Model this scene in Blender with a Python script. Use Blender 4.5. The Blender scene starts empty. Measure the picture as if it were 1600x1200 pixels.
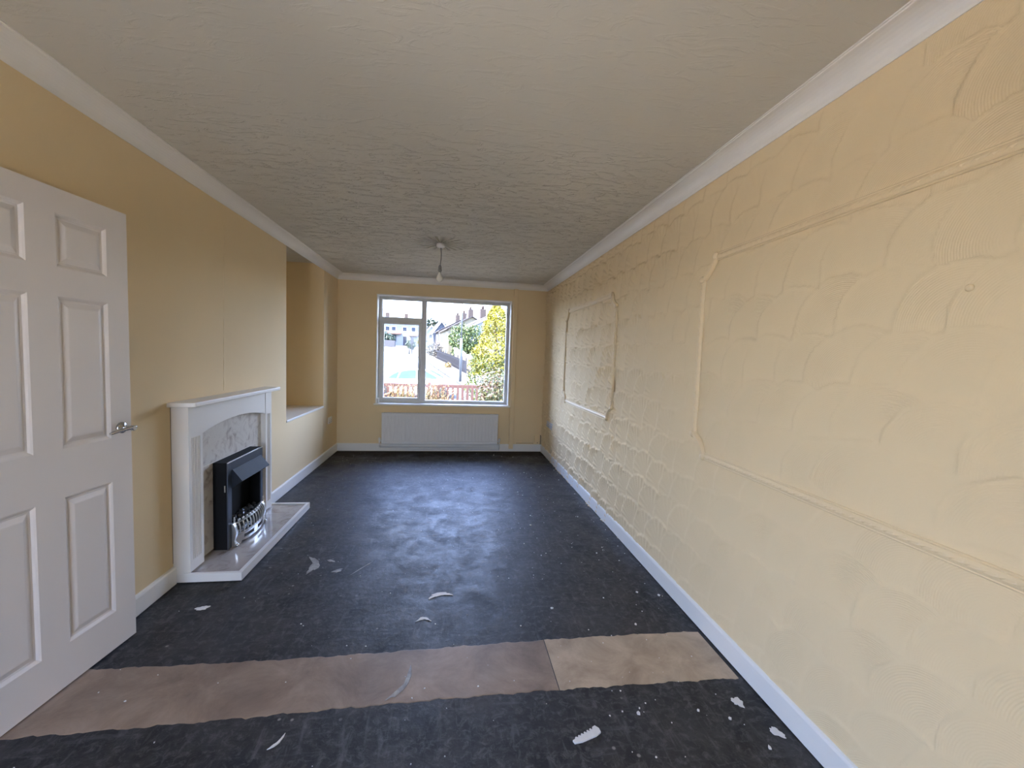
import bpy, bmesh, math, random
import numpy as np
from mathutils import Vector, Matrix
random.seed(7)
rng = np.random.default_rng(7)
S = bpy.context.scene
COL = S.collection
PI = math.pi

# ------------------------------------------------------------------ camera
YAW, PITCH, ROLL = -0.1414, -0.0657, 0.0359
cam = bpy.data.cameras.new('camera')
cam.sensor_width = 36.0
cam.lens = 36.0 * 651.7 / 1600.0
cam.clip_start = 0.02
cam.clip_end = 600
camo = bpy.data.objects.new('camera', cam)
COL.objects.link(camo)
fw = Vector((-math.sin(YAW) * math.cos(PITCH), math.cos(YAW) * math.cos(PITCH), math.sin(PITCH)))
rt = Vector((math.cos(YAW), math.sin(YAW), 0))
up = rt.cross(fw)
r2 = math.cos(ROLL) * rt + math.sin(ROLL) * up
u2 = -math.sin(ROLL) * rt + math.cos(ROLL) * up
M = Matrix.Identity(4)
for i in range(3):
    M[i][0], M[i][1], M[i][2] = r2[i], u2[i], -fw[i]
M[2][3] = 1.4086
camo.matrix_world = M
S.camera = camo

# ------------------------------------------------------------------ view, sky, sun
S.view_settings.view_transform = 'Standard'
S.view_settings.look = 'None'
S.view_settings.exposure = 1.98
S.view_settings.gamma = 1.0
S.view_settings.use_curve_mapping = False
S.cycles.max_bounces = 12
S.cycles.diffuse_bounces = 8
S.cycles.glossy_bounces = 4
S.cycles.transmission_bounces = 4
S.cycles.transparent_max_bounces = 12
S.cycles.caustics_reflective = False
S.cycles.caustics_refractive = False
S.cycles.sample_clamp_indirect = 8.0

SKY_STRENGTH = 5.6
SUN_STRENGTH = 15.0
SUN_DIR = Vector((0.50, 0.22, -0.84)).normalized()      # the way the sunlight travels

world = bpy.data.worlds.new('sky')
S.world = world
world.use_nodes = True
wn, wl = world.node_tree.nodes, world.node_tree.links
wn.clear()
wout = wn.new('ShaderNodeOutputWorld')
wbg = wn.new('ShaderNodeBackground')
wtc = wn.new('ShaderNodeTexCoord')
wsep = wn.new('ShaderNodeSeparateXYZ')
wramp = wn.new('ShaderNodeValToRGB')
wramp.color_ramp.elements[0].position = 0.0
wramp.color_ramp.elements[0].color = (0.72, 0.82, 1.02, 1)
wramp.color_ramp.elements[1].position = 0.75
wramp.color_ramp.elements[1].color = (0.31, 0.45, 1.02, 1)
e = wramp.color_ramp.elements.new(0.22)
e.color = (0.50, 0.63, 1.04, 1)
wnoise = wn.new('ShaderNodeTexNoise')
wnoise.inputs['Scale'].default_value = 3.2
wnoise.inputs['Detail'].default_value = 6
wmap = wn.new('ShaderNodeMapping')
wmap.inputs['Scale'].default_value = (1, 1, 3.2)
wcr = wn.new('ShaderNodeValToRGB')
wcr.color_ramp.elements[0].position = 0.56
wcr.color_ramp.elements[1].position = 0.72
wmix = wn.new('ShaderNodeMix')
wmix.data_type = 'RGBA'
wmix.inputs['B'].default_value = (1.0, 1.0, 1.0, 1)
wl.new(wtc.outputs['Generated'], wsep.inputs[0])
wl.new(wsep.outputs['Z'], wramp.inputs[0])
wl.new(wtc.outputs['Generated'], wmap.inputs[0])
wl.new(wmap.outputs[0], wnoise.inputs['Vector'])
wl.new(wnoise.outputs[0], wcr.inputs[0])
wl.new(wcr.outputs[0], wmix.inputs['Factor'])
wl.new(wramp.outputs[0], wmix.inputs['A'])
wl.new(wmix.outputs['Result'], wbg.inputs[0])
wbg.inputs[1].default_value = SKY_STRENGTH
wl.new(wbg.outputs[0], wout.inputs[0])

sun = bpy.data.lights.new('sun', 'SUN')
sun.energy = SUN_STRENGTH
sun.angle = 0.01
sun.color = (1.0, 0.87, 0.68)
suno = bpy.data.objects.new('sun', sun)
COL.objects.link(suno)
suno.rotation_euler = SUN_DIR.to_track_quat('-Z', 'Y').to_euler()
suno.location = (-20, -8, 20)

# room dimensions (metres)
XL, XR, YB, YN, H = -1.591, 1.343, 6.0595, -1.10, 2.455
WX0, WX1, WZ0, WZ1 = -1.073, 0.822, 0.672, 2.21          # far window opening
PX0, PX1, PZ1 = -1.48, -0.58, 2.10                        # glazed garden door behind the camera
QY0, QY1, QZ1 = -0.30, 0.42, 2.08                        # glazed side door in the left wall, beside the camera


def portal(name, loc, sx, sy, rot):
    l = bpy.data.lights.new(name, 'AREA')
    l.shape = 'RECTANGLE'
    l.size, l.size_y = sx, sy
    l.cycles.is_portal = True
    o = bpy.data.objects.new(name, l)
    COL.objects.link(o)
    o.location = loc
    o.rotation_euler = rot


portal('window_portal', ((WX0 + WX1) / 2, YB + 0.16, (WZ0 + WZ1) / 2), WX1 - WX0, WZ1 - WZ0, (-PI / 2, 0, 0))
portal('garden_portal', ((PX0 + PX1) / 2, YN - 0.12, PZ1 / 2), PX1 - PX0, PZ1, (PI / 2, 0, 0))
portal('side_portal', (XL - 0.14, (QY0 + QY1) / 2, QZ1 / 2), QZ1, QY1 - QY0, (0, -PI / 2, 0))


# ------------------------------------------------------------------ materials
def new_mat(name):
    m = bpy.data.materials.new(name)
    m.use_nodes = True
    nt = m.node_tree
    return m, nt.nodes, nt.links, nt.nodes['Principled BSDF']


def mat(name, col, rough=0.6, var=0.06, scale=6.0, bump=0.0, bscale=80.0, metal=0.0, spec=0.5, coat=0.0, bdist=0.01):
    """painted / plain surface: colour with a little cloudy variation and a fine grain"""
    m, n, l, b = new_mat(name)
    tc = n.new('ShaderNodeTexCoord')
    nz = n.new('ShaderNodeTexNoise')
    nz.inputs['Scale'].default_value = scale
    nz.inputs['Detail'].default_value = 5
    l.new(tc.outputs['Object'], nz.inputs['Vector'])
    mx = n.new('ShaderNodeMix')
    mx.data_type = 'RGBA'
    c = Vector(col)
    mx.inputs['A'].default_value = (*(c * (1 - var)), 1)
    mx.inputs['B'].default_value = (*[min(1, x) for x in c * (1 + var)], 1)
    l.new(nz.outputs[0], mx.inputs['Factor'])
    l.new(mx.outputs['Result'], b.inputs['Base Color'])
    b.inputs['Roughness'].default_value = rough
    b.inputs['Metallic'].default_value = metal
    b.inputs['Specular IOR Level'].default_value = spec
    b.inputs['Coat Weight'].default_value = coat
    if bump:
        n2 = n.new('ShaderNodeTexNoise')
        n2.inputs['Scale'].default_value = bscale
        n2.inputs['Detail'].default_value = 3
        l.new(tc.outputs['Object'], n2.inputs['Vector'])
        bp = n.new('ShaderNodeBump')
        bp.inputs['Strength'].default_value = bump
        bp.inputs['Distance'].default_value = bdist
        l.new(n2.outputs[0], bp.inputs['Height'])
        l.new(bp.outputs[0], b.inputs['Normal'])
    return m


def marble_mat(name, base, vein, rough, vscale=9.0):
    m, n, l, b = new_mat(name)
    tc = n.new('ShaderNodeTexCoord')
    n1 = n.new('ShaderNodeTexNoise')
    n1.inputs['Scale'].default_value = vscale
    n1.inputs['Detail'].default_value = 9
    n1.inputs['Roughness'].default_value = 0.65
    n1.inputs['Distortion'].default_value = 1.2
    l.new(tc.outputs['Object'], n1.inputs['Vector'])
    r = n.new('ShaderNodeValToRGB')
    cr = r.color_ramp
    cr.elements[0].position = 0.30
    cr.elements[0].color = (*vein, 1)
    cr.elements[1].position = 0.52
    cr.elements[1].color = (*base, 1)
    el = cr.elements.new(0.42)
    el.color = (*[0.72 * a + 0.28 * c for a, c in zip(base, vein)], 1)
    el = cr.elements.new(0.75)
    el.color = (*[0.88 * a for a in base], 1)
    l.new(n1.outputs[0], r.inputs[0])
    l.new(r.outputs[0], b.inputs['Base Color'])
    b.inputs['Roughness'].default_value = rough
    return m


def glass_mat(name, tint=(0.93, 0.96, 0.95)):
    m, n, l, b = new_mat(name)
    n.remove(b)
    out = n['Material Output']
    tr = n.new('ShaderNodeBsdfTransparent')
    tr.inputs[0].default_value = (*tint, 1)
    gl = n.new('ShaderNodeBsdfGlossy')
    gl.inputs['Roughness'].default_value = 0.02
    fr = n.new('ShaderNodeFresnel')
    fr.inputs[0].default_value = 1.22
    mx = n.new('ShaderNodeMixShader')
    l.new(fr.outputs[0], mx.inputs[0])
    l.new(tr.outputs[0], mx.inputs[1])
    l.new(gl.outputs[0], mx.inputs[2])
    l.new(mx.outputs[0], out.inputs[0])
    return m


CREAM = (0.80, 0.645, 0.405)
WHITE = (0.80, 0.79, 0.76)
m_cream = mat('cream_wall_paint', CREAM, 0.75, 0.03, 2.5, 0.25, 160, bdist=0.002, spec=0.25)
m_white = mat('white_gloss_paint', WHITE, 0.35, 0.03, 5, 0.08, 60, bdist=0.002)
m_door = mat('white_door_paint', (0.74, 0.695, 0.665), 0.42, 0.02, 4, 0.15, 220, bdist=0.001)
m_coving = mat('white_coving_paint', (0.82, 0.80, 0.76), 0.6, 0.02, 4, 0.1, 120, bdist=0.001)
m_mantel = mat('white_mantel_paint', (0.80, 0.79, 0.77), 0.38, 0.03, 5)
m_rad = mat('white_radiator_enamel', (0.72, 0.72, 0.73), 0.4, 0.03, 4)
m_upvc = mat('grey_white_window_frame', (0.62, 0.62, 0.60), 0.35, 0.05, 10)
m_reveal = mat('white_reveal_paint', (0.84, 0.82, 0.76), 0.5, 0.03, 6)
m_chrome = mat('chrome', (0.62, 0.62, 0.62), 0.18, 0.05, 30, metal=1.0)
m_silver = mat('brushed_silver', (0.66, 0.65, 0.62), 0.28, 0.06, 40, metal=1.0)
m_steel = mat('dark_brushed_steel', (0.10, 0.115, 0.145), 0.38, 0.08, 25, metal=0.7)
m_black = mat('matt_black_metal', (0.008, 0.008, 0.009), 0.7, 0.2, 20, spec=0.15)
m_hood = mat('satin_black_hood', (0.022, 0.027, 0.036), 0.6, 0.1, 12, spec=0.12)
m_coal = mat('glossy_black_coal', (0.05, 0.05, 0.05), 0.14, 0.5, 60, 0.5, 60)
m_plastic = mat('white_plastic', (0.80, 0.79, 0.77), 0.3, 0.02, 10)
m_greyplastic = mat('grey_plate', (0.55, 0.56, 0.60), 0.35, 0.03, 10)
m_dark = mat('dark_gap', (0.02, 0.018, 0.016), 0.9, 0.2, 20)
m_brownedge = mat('bare_brown_edge', (0.10, 0.06, 0.04), 0.8, 0.3, 30)
m_bulb = mat('frosted_bulb_glass', (0.82, 0.80, 0.72), 0.12, 0.02, 10, coat=0.6)
m_cord = mat('grey_white_cord', (0.24, 0.23, 0.21), 0.5, 0.05, 20)
m_marble = marble_mat('pale_grey_marble', (0.66, 0.64, 0.61), (0.22, 0.17, 0.17), 0.3, 9)
m_hearth = marble_mat('pale_brown_hearth_marble', (0.47, 0.43, 0.40), (0.17, 0.13, 0.11), 0.12, 7)
m_glass = glass_mat('window_glass')


# right wall: paint over combed fans; the comb lines are fine relief in the material
def scallop_mat():
    m, n, l, b = new_mat('cream_combed_plaster')
    b.inputs['Roughness'].default_value = 0.78
    b.inputs['Specular IOR Level'].default_value = 0.22
    tc = n.new('ShaderNodeTexCoord')
    nz = n.new('ShaderNodeTexNoise')
    nz.inputs['Scale'].default_value = 2.2
    nz.inputs['Detail'].default_value = 4
    l.new(tc.outputs['Object'], nz.inputs['Vector'])
    mx = n.new('ShaderNodeMix')
    mx.data_type = 'RGBA'
    c = Vector(CREAM)
    mx.inputs['A'].default_value = (*(c * 0.97), 1)
    mx.inputs['B'].default_value = (*(c * 1.03), 1)
    l.new(nz.outputs[0], mx.inputs['Factor'])
    l.new(mx.outputs['Result'], b.inputs['Base Color'])
    at = n.new('ShaderNodeAttribute')
    at.attribute_name = 'comb'
    aw = n.new('ShaderNodeAttribute')
    aw.attribute_name = 'combw'
    mul = n.new('ShaderNodeMath')
    mul.operation = 'MULTIPLY'
    mul.inputs[1].default_value = 2 * PI / 0.0068
    sn = n.new('ShaderNodeMath')
    sn.operation = 'SINE'
    m2 = n.new('ShaderNodeMath')
    m2.operation = 'MULTIPLY'
    l.new(at.outputs['Fac'], mul.inputs[0])
    l.new(mul.outputs[0], sn.inputs[0])
    l.new(sn.outputs[0], m2.inputs[0])
    l.new(aw.outputs['Fac'], m2.inputs[1])
    n2 = n.new('ShaderNodeTexNoise')
    n2.inputs['Scale'].default_value = 150
    l.new(tc.outputs['Object'], n2.inputs['Vector'])
    ad = n.new('ShaderNodeMath')
    ad.operation = 'MULTIPLY_ADD'
    ad.inputs[1].default_value = 0.8
    l.new(n2.outputs[0], ad.inputs[0])
    l.new(m2.outputs[0], ad.inputs[2])
    bp = n.new('ShaderNodeBump')
    bp.inputs['Strength'].default_value = 0.5
    bp.inputs['Distance'].default_value = 0.0012
    l.new(ad.outputs[0], bp.inputs['Height'])
    l.new(bp.outputs[0], b.inputs['Normal'])
    return m


def ceiling_mat(cx, cy):
    m, n, l, b = new_mat('white_textured_ceiling')
    b.inputs['Base Color'].default_value = (0.66, 0.632, 0.56, 1)
    b.inputs['Roughness'].default_value = 0.8
    b.inputs['Specular IOR Level'].default_value = 0.2
    geo = n.new('ShaderNodeNewGeometry')
    mp = n.new('ShaderNodeMapping')
    mp.inputs['Scale'].default_value = (6, 19, 1)
    l.new(geo.outputs['Position'], mp.inputs[0])
    n1 = n.new('ShaderNodeTexNoise')
    n1.inputs['Scale'].default_value = 1.0
    n1.inputs['Detail'].default_value = 4
    n1.inputs['Roughness'].default_value = 0.62
    n1.inputs['Distortion'].default_value = 1.6
    l.new(mp.outputs[0], n1.inputs['Vector'])
    r1 = n.new('ShaderNodeValToRGB')
    r1.color_ramp.elements[0].position = 0.53
    r1.color_ramp.elements[1].position = 0.63
    l.new(n1.outputs[0], r1.inputs[0])
    n3 = n.new('ShaderNodeTexNoise')
    n3.inputs['Scale'].default_value = 45
    n3.inputs['Detail'].default_value = 4
    l.new(geo.outputs['Position'], n3.inputs['Vector'])
    # ring of combed strokes round the ceiling rose
    sp = n.new('ShaderNodeSeparateXYZ')
    l.new(geo.outputs['Position'], sp.inputs[0])

    def mth(op, a=None, bb=None, av=0.0, bv=0.0, cv=None):
        k = n.new('ShaderNodeMath')
        k.operation = op
        if a is None:
            k.inputs[0].default_value = av
        else:
            l.new(a, k.inputs[0])
        if bb is None:
            k.inputs[1].default_value = bv
        else:
            l.new(bb, k.inputs[1])
        if cv is not None:
            k.inputs[2].default_value = cv
        return k.outputs[0]
    dx = mth('SUBTRACT', sp.outputs[0], None, bv=cx)
    dy = mth('SUBTRACT', sp.outputs[1], None, bv=cy)
    rr = mth('SQRT', mth('ADD', mth('MULTIPLY', dx, dx), mth('MULTIPLY', dy, dy)))
    th = mth('ARCTAN2', dy, dx)
    ray = mth('SINE', mth('MULTIPLY', th, None, bv=20.0))
    mr = n.new('ShaderNodeMapRange')
    mr.inputs['From Min'].default_value = 0.27
    mr.inputs['From Max'].default_value = 0.22
    l.new(rr, mr.inputs['Value'])
    swirl = mth('MULTIPLY', mth('MULTIPLY_ADD', ray, None, bv=1.5, cv=2.0), mr.outputs[0])
    h1 = mth('MULTIPLY_ADD', n3.outputs[0], None, bv=0.5, cv=0.0)
    h2 = mth('ADD', r1.outputs[0], h1)
    inv = mth('SUBTRACT', None, mr.outputs[0], av=1.0)
    h3 = mth('ADD', mth('MULTIPLY', h2, inv), swirl)
    bp = n.new('ShaderNodeBump')
    yr = n.new('ShaderNodeMapRange')
    yr.inputs['From Min'].default_value = 1.9
    yr.inputs['From Max'].default_value = 3.6
    yr.inputs['To Min'].default_value = 0.05
    yr.inputs['To Max'].default_value = 1.0
    l.new(sp.outputs[1], yr.inputs['Value'])
    h3 = mth('MULTIPLY', h3, yr.outputs[0])
    bp.inputs['Strength'].default_value = 1.0
    bp.inputs['Distance'].default_value = 0.011
    l.new(h3, bp.inputs['Height'])
    l.new(bp.outputs[0], b.inputs['Normal'])
    return m


def floor_mat():
    m, n, l, b = new_mat('black_bitumen_screed')
    geo = n.new('ShaderNodeNewGeometry')

    def noise(scale, detail=6, rough=0.6, dist=0.0, mapping=None, rot=0.0):
        nz = n.new('ShaderNodeTexNoise')
        nz.inputs['Scale'].default_value = scale
        nz.inputs['Detail'].default_value = detail
        nz.inputs['Roughness'].default_value = rough
        nz.inputs['Distortion'].default_value = dist
        if mapping:
            mp = n.new('ShaderNodeMapping')
            mp.inputs['Scale'].default_value = mapping
            mp.inputs['Rotation'].default_value = (0, 0, rot)
            l.new(geo.outputs['Position'], mp.inputs[0])
            l.new(mp.outputs[0], nz.inputs['Vector'])
        else:
            l.new(geo.outputs['Position'], nz.inputs['Vector'])
        return nz.outputs[0]

    def ramp(src, stops):
        r = n.new('ShaderNodeValToRGB')
        cr = r.color_ramp
        cr.elements[0].position, cr.elements[0].color = stops[0][0], (*stops[0][1], 1)
        cr.elements[1].position, cr.elements[1].color = stops[-1][0], (*stops[-1][1], 1)
        for p, c in stops[1:-1]:
            el = cr.elements.new(p)
            el.color = (*c, 1)
        l.new(src, r.inputs[0])
        return r.outputs[0]

    def mix(fac, a, bb, mode='MIX'):
        x = n.new('ShaderNodeMix')
        x.data_type = 'RGBA'
        x.blend_type = mode
        l.new(fac, x.inputs['Factor'])
        for k, v in (('A', a), ('B', bb)):
            if isinstance(v, tuple):
                x.inputs[k].default_value = (*v, 1)
            else:
                l.new(v, x.inputs[k])
        return x.outputs['Result']
    g = lambda v: (v, v, v)
    base = ramp(noise(1.6, 9, 0.65, 0.6), [(0.30, (0.010, 0.010, 0.010)), (0.48, (0.021, 0.021, 0.022)), (0.62, (0.038, 0.037, 0.038)), (0.78, (0.068, 0.066, 0.066))])
    mott = ramp(noise(7, 8, 0.72, 0.8), [(0.44, g(0.0)), (0.64, g(0.75))])
    c = mix(mott, base, (0.056, 0.054, 0.054))
    fine = ramp(noise(30, 7, 0.75, 0.6), [(0.50, g(0.0)), (0.68, g(0.85))])
    c = mix(fine, c, (0.105, 0.102, 0.100))
    st = ramp(noise(1.0, 5, 0.65, 0.5, (26, 5, 1), 0.9), [(0.57, g(0.0)), (0.74, g(0.6))])
    c = mix(st, c, (0.13, 0.13, 0.13))
    st2 = ramp(noise(1.0, 5, 0.65, 0.3, (5, 34, 1), -0.35), [(0.58, g(0.0)), (0.75, g(0.55))])
    c = mix(st2, c, (0.12, 0.12, 0.125))
    br = ramp(noise(0.9, 4, 0.6), [(0.56, g(0.0)), (0.72, g(0.5))])
    c = mix(br, c, (0.060, 0.042, 0.030))
    # brown grime along the skirting under the window
    spx = n.new('ShaderNodeSeparateXYZ')
    l.new(geo.outputs['Position'], spx.inputs[0])
    ma = n.new('ShaderNodeMath')
    ma.operation = 'MULTIPLY_ADD'
    ma.inputs[1].default_value = 0.9
    l.new(noise(3.5, 6, 0.65), ma.inputs[0])
    l.new(spx.outputs[1], ma.inputs[2])
    gr = n.new('ShaderNodeMapRange')
    gr.inputs['From Min'].default_value = 6.10
    gr.inputs['From Max'].default_value = 6.36
    l.new(ma.outputs[0], gr.inputs['Value'])
    c = mix(gr.outputs[0], c, (0.034, 0.024, 0.016))
    vo = n.new('ShaderNodeTexVoronoi')
    vo.inputs['Scale'].default_value = 13
    l.new(geo.outputs['Position'], vo.inputs['Vector'])
    spk = ramp(vo.outputs['Distance'], [(0.06, g(0.85)), (0.11, g(0.0))])
    gate = ramp(noise(2.4, 3), [(0.52, g(0.0)), (0.60, g(1.0))])
    sg = n.new('ShaderNodeMath')
    sg.operation = 'MULTIPLY'
    l.new(spk, sg.inputs[0])
    l.new(gate, sg.inputs[1])
    c = mix(sg.outputs[0], c, (0.28, 0.27, 0.25))
    l.new(c, b.inputs['Base Color'])
    rgh = ramp(noise(5.0, 9, 0.75, 0.5), [(0.35, g(0.40)), (0.68, g(0.66))])
    rm_ = n.new('ShaderNodeMath')
    rm_.operation = 'MULTIPLY_ADD'
    rm_.inputs[1].default_value = 0.35
    l.new(gr.outputs[0], rm_.inputs[0])
    l.new(rgh, rm_.inputs[2])
    l.new(rm_.outputs[0], b.inputs['Roughness'])
    b.inputs['Specular IOR Level'].default_value = 0.27
    bp = n.new('ShaderNodeBump')
    bp.inputs['Strength'].default_value = 0.5
    bp.inputs['Distance'].default_value = 0.004
    l.new(noise(30, 6, 0.65), bp.inputs['Height'])
    l.new(bp.outputs[0], b.inputs['Normal'])
    return m


def stone_mat(name, c0, c1, c2, scale=5):
    m, n, l, b = new_mat(name)
    geo = n.new('ShaderNodeNewGeometry')
    nz = n.new('ShaderNodeTexNoise')
    nz.inputs['Scale'].default_value = scale
    nz.inputs['Detail'].default_value = 9
    nz.inputs['Roughness'].default_value = 0.68
    nz.inputs['Distortion'].default_value = 0.5
    l.new(geo.outputs['Position'], nz.inputs['Vector'])
    r = n.new('ShaderNodeValToRGB')
    cr = r.color_ramp
    cr.elements[0].position, cr.elements[0].color = 0.30, (*c0, 1)
    cr.elements[1].position, cr.elements[1].color = 0.72, (*c2, 1)
    el = cr.elements.new(0.5)
    el.color = (*c1, 1)
    l.new(nz.outputs[0], r.inputs[0])
    l.new(r.outputs[0], b.inputs['Base Color'])
    b.inputs['Roughness'].default_value = 0.55
    bp = n.new('ShaderNodeBump')
    bp.inputs['Strength'].default_value = 0.3
    bp.inputs['Distance'].default_value = 0.004
    l.new(nz.outputs[0], bp.inputs['Height'])
    l.new(bp.outputs[0], b.inputs['Normal'])
    return m


m_scallop = scallop_mat()
ROSE = (-0.147, 4.11)
m_ceiling = ceiling_mat(*ROSE)
m_floor = floor_mat()
m_patch1 = stone_mat('brown_concrete', (0.175, 0.122, 0.086), (0.275, 0.20, 0.145), (0.40, 0.30, 0.225), 4)
m_patch2 = stone_mat('pale_brown_concrete', (0.31, 0.23, 0.160), (0.44, 0.345, 0.245), (0.58, 0.465, 0.345), 5)
m_plaster = stone_mat('grey_white_plaster', (0.16, 0.15, 0.14), (0.30, 0.29, 0.27), (0.50, 0.48, 0.45), 18)
m_scrap = mat('white_paint_flake', (0.72, 0.71, 0.69), 0.6, 0.1, 60)


# ------------------------------------------------------------------ mesh helpers
def origin_of(p):
    v = Vector((0, 0, 0))
    while p is not None:
        v += Vector(p.location)
        p = p.parent
    return v


class MB:
    def __init__(s):
        s.v, s.f, s.sm = [], [], []

    def add(s, verts, faces, smooth=False):
        o = len(s.v)
        s.v += [tuple(x) for x in verts]
        s.f += [tuple(i + o for i in f) for f in faces]
        s.sm += [smooth] * len(faces)
        return s

    def box(s, a, b):
        x0, y0, z0 = a
        x1, y1, z1 = b
        return s.add([(x0, y0, z0), (x1, y0, z0), (x1, y1, z0), (x0, y1, z0), (x0, y0, z1), (x1, y0, z1), (x1, y1, z1), (x0, y1, z1)],
                     [(3, 2, 1, 0), (4, 5, 6, 7), (0, 1, 5, 4), (1, 2, 6, 5), (2, 3, 7, 6), (3, 0, 4, 7)])

    def prism(s, poly, fn, smooth_sides=False):
        """poly: list of 2-d points; fn(p, k) -> 3-d point for cap k=0/1"""
        k = len(poly)
        vs = [fn(p, 0) for p in poly] + [fn(p, 1) for p in poly]
        s.add(vs, [tuple(range(k))[::-1], tuple(range(k, 2 * k))])
        return s.add(vs, [(i, (i + 1) % k, k + (i + 1) % k, k + i) for i in range(k)], smooth_sides)

    def lathe(s, prof, c, axis='z', n=24, smooth=True):
        """prof: (radius, height) from one end to the other"""
        vs, fs = [], []
        for r, h in prof:
            for i in range(n):
                a = 2 * PI * i / n
                p = (r * math.cos(a), r * math.sin(a), h)
                if axis == 'x':
                    p = (p[2], p[0], p[1])
                elif axis == 'y':
                    p = (p[1], p[2], p[0])
                vs.append((c[0] + p[0], c[1] + p[1], c[2] + p[2]))
        m = len(prof)
        for j in range(m - 1):
            for i in range(n):
                fs.append((j * n + i, j * n + (i + 1) % n, (j + 1) * n + (i + 1) % n, (j + 1) * n + i))
        s.add(vs, fs, smooth)
        return s.add(vs, [tuple(range(n))[::-1], tuple(range((m - 1) * n, m * n))])

    def tube(s, path, r, n=10, closed_ends=True):
        pts = [Vector(p) for p in path]
        rs = r if isinstance(r, (list, tuple)) else [r] * len(pts)
        vs, fs = [], []
        t0 = (pts[1] - pts[0]).normalized()
        ref = Vector((0, 0, 1)) if abs(t0.z) < 0.9 else Vector((1, 0, 0))
        for k, p in enumerate(pts):
            t = (pts[min(k + 1, len(pts) - 1)] - pts[max(k - 1, 0)]).normalized()
            a = t.cross(ref).normalized()
            bb = a.cross(t)
            for i in range(n):
                q = 2 * PI * i / n
                vs.append(p + rs[k] * (a * math.cos(q) + bb * math.sin(q)))
        for k in range(len(pts) - 1):
            for i in range(n):
                fs.append((k * n + i, k * n + (i + 1) % n, (k + 1) * n + (i + 1) % n, (k + 1) * n + i))
        s.add(vs, fs, True)
        if closed_ends:
            e0 = len(pts) - 1
            s.add(vs, [tuple(range(n))[::-1], tuple(range(e0 * n, e0 * n + n))])
        return s

    def sweep(s, prof, path, out, side=None, closed=False):
        """prof: (across, proud) points; path: 3-d points; out: direction the profile stands proud"""
        pts = [Vector(p) for p in path]
        out = Vector(out)
        k = len(prof)
        vs, fs = [], []
        N = len(pts)
        for i, p in enumerate(pts):
            d0 = (p - pts[i - 1]).normalized() if (i > 0 or closed) else None
            d1 = (pts[(i + 1) % N] - p).normalized() if (i < N - 1 or closed) else None
            if d0 is None:
                d0 = d1
            if d1 is None:
                d1 = d0
            t = (d0 + d1)
            t = t.normalized() if t.length > 1e-6 else d0
            a = out.cross(t).normalized()
            sc = 1.0 / max(0.5, t.dot(d1))
            for (u, w) in prof:
                vs.append(p + a * u * sc + out * w)
        seg = N if closed else N - 1
        for i in range(seg):
            for j in range(k - 1):
                i2 = (i + 1) % N
                fs.append((i * k + j, i * k + j + 1, i2 * k + j + 1, i2 * k + j))
        s.add(vs, fs)
        if not closed:
            s.add(vs, [tuple(range(k))[::-1], tuple(range((N - 1) * k, N * k))])
        return s

    def build(s, name, m, parent=None, bevel=0.0, recalc=True):
        me = bpy.data.meshes.new(name)
        o0 = origin_of(parent)
        me.from_pydata([(x - o0.x, y - o0.y, z - o0.z) for x, y, z in s.v], [], s.f)
        me.materials.append(m)
        if recalc:
            b = bmesh.new()
            b.from_mesh(me)
            for f, k in zip(b.faces, s.sm):
                f.smooth = k
            bmesh.ops.remove_doubles(b, verts=b.verts, dist=1e-6)
            bmesh.ops.recalc_face_normals(b, faces=b.faces)
            b.to_mesh(me)
            b.free()
        me.update()
        ob = bpy.data.objects.new(name, me)
        COL.objects.link(ob)
        ob.parent = parent
        if bevel:
            md = ob.modifiers.new('bevel', 'BEVEL')
            md.width = bevel
            md.segments = 2
            md.limit_method = 'ANGLE'
            md.angle_limit = 0.6
        return ob


def thing(name, label, cat, loc, group=None):
    o = bpy.data.objects.new(name, None)
    o.empty_display_size = 0.1
    COL.objects.link(o)
    o.location = loc
    o['label'] = label
    o['category'] = cat
    if group:
        o['group'] = group
    return o


def tag(o, label, cat, group=None):
    o['label'] = label
    o['category'] = cat
    if group:
        o['group'] = group
    return o


def struct(o, label=None):
    o['kind'] = 'structure'
    if label:
        o['label'] = label
    return o


def stuff(o):
    o['kind'] = 'stuff'
    return o


def copy_part(src, parent, loc=(0, 0, 0)):
    c = src.copy()
    COL.objects.link(c)
    c.parent = parent
    c.location = loc
    return c


# ================================================================== THE ROOM
T = 0.26
RY0, RY1, RZ0, RX = 4.280, 5.450, 0.711, -2.03            # recess in the left wall
DY0, DY1, DZ1 = 0.70, 1.452, 2.005                       # doorway in the left wall (behind the open door)

# floor
fl = MB().box((RX - T, YN - T, -0.2), (XR + T, YB + T, 0.0)).build('floor', m_floor)
struct(fl, 'bare black screed floor with grey scuffs')

# ceiling
ce = MB().box((RX - T, YN - T, H), (XR + T, YB + T, H + 0.25)).build('ceiling', m_ceiling)
struct(ce, 'off-white ceiling with swirled plaster texture')

# left wall with recess and doorway
w = MB()
w.box((XL - T, YN - T, 0), (XL, QY0, H))
w.box((XL - T, QY0, QZ1), (XL, QY1, H))
w.box((XL - T, QY1, 0), (XL, DY0, H))
w.box((XL - T, DY0, DZ1), (XL, DY1, H))
w.box((XL - T, DY1, 0), (XL, RY0, H))
w.box((RX - T, RY0 - 0.12, 0), (XL - T + 0.001, RY0, H))
w.box((RX - T, RY0, 0), (RX, RY1, H))
w.box((RX - T, RY1, 0), (XL, YB + T, H))
wl_ = struct(w.build('wall_left', m_cream), 'cream painted wall with a deep alcove above a low box')
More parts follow.
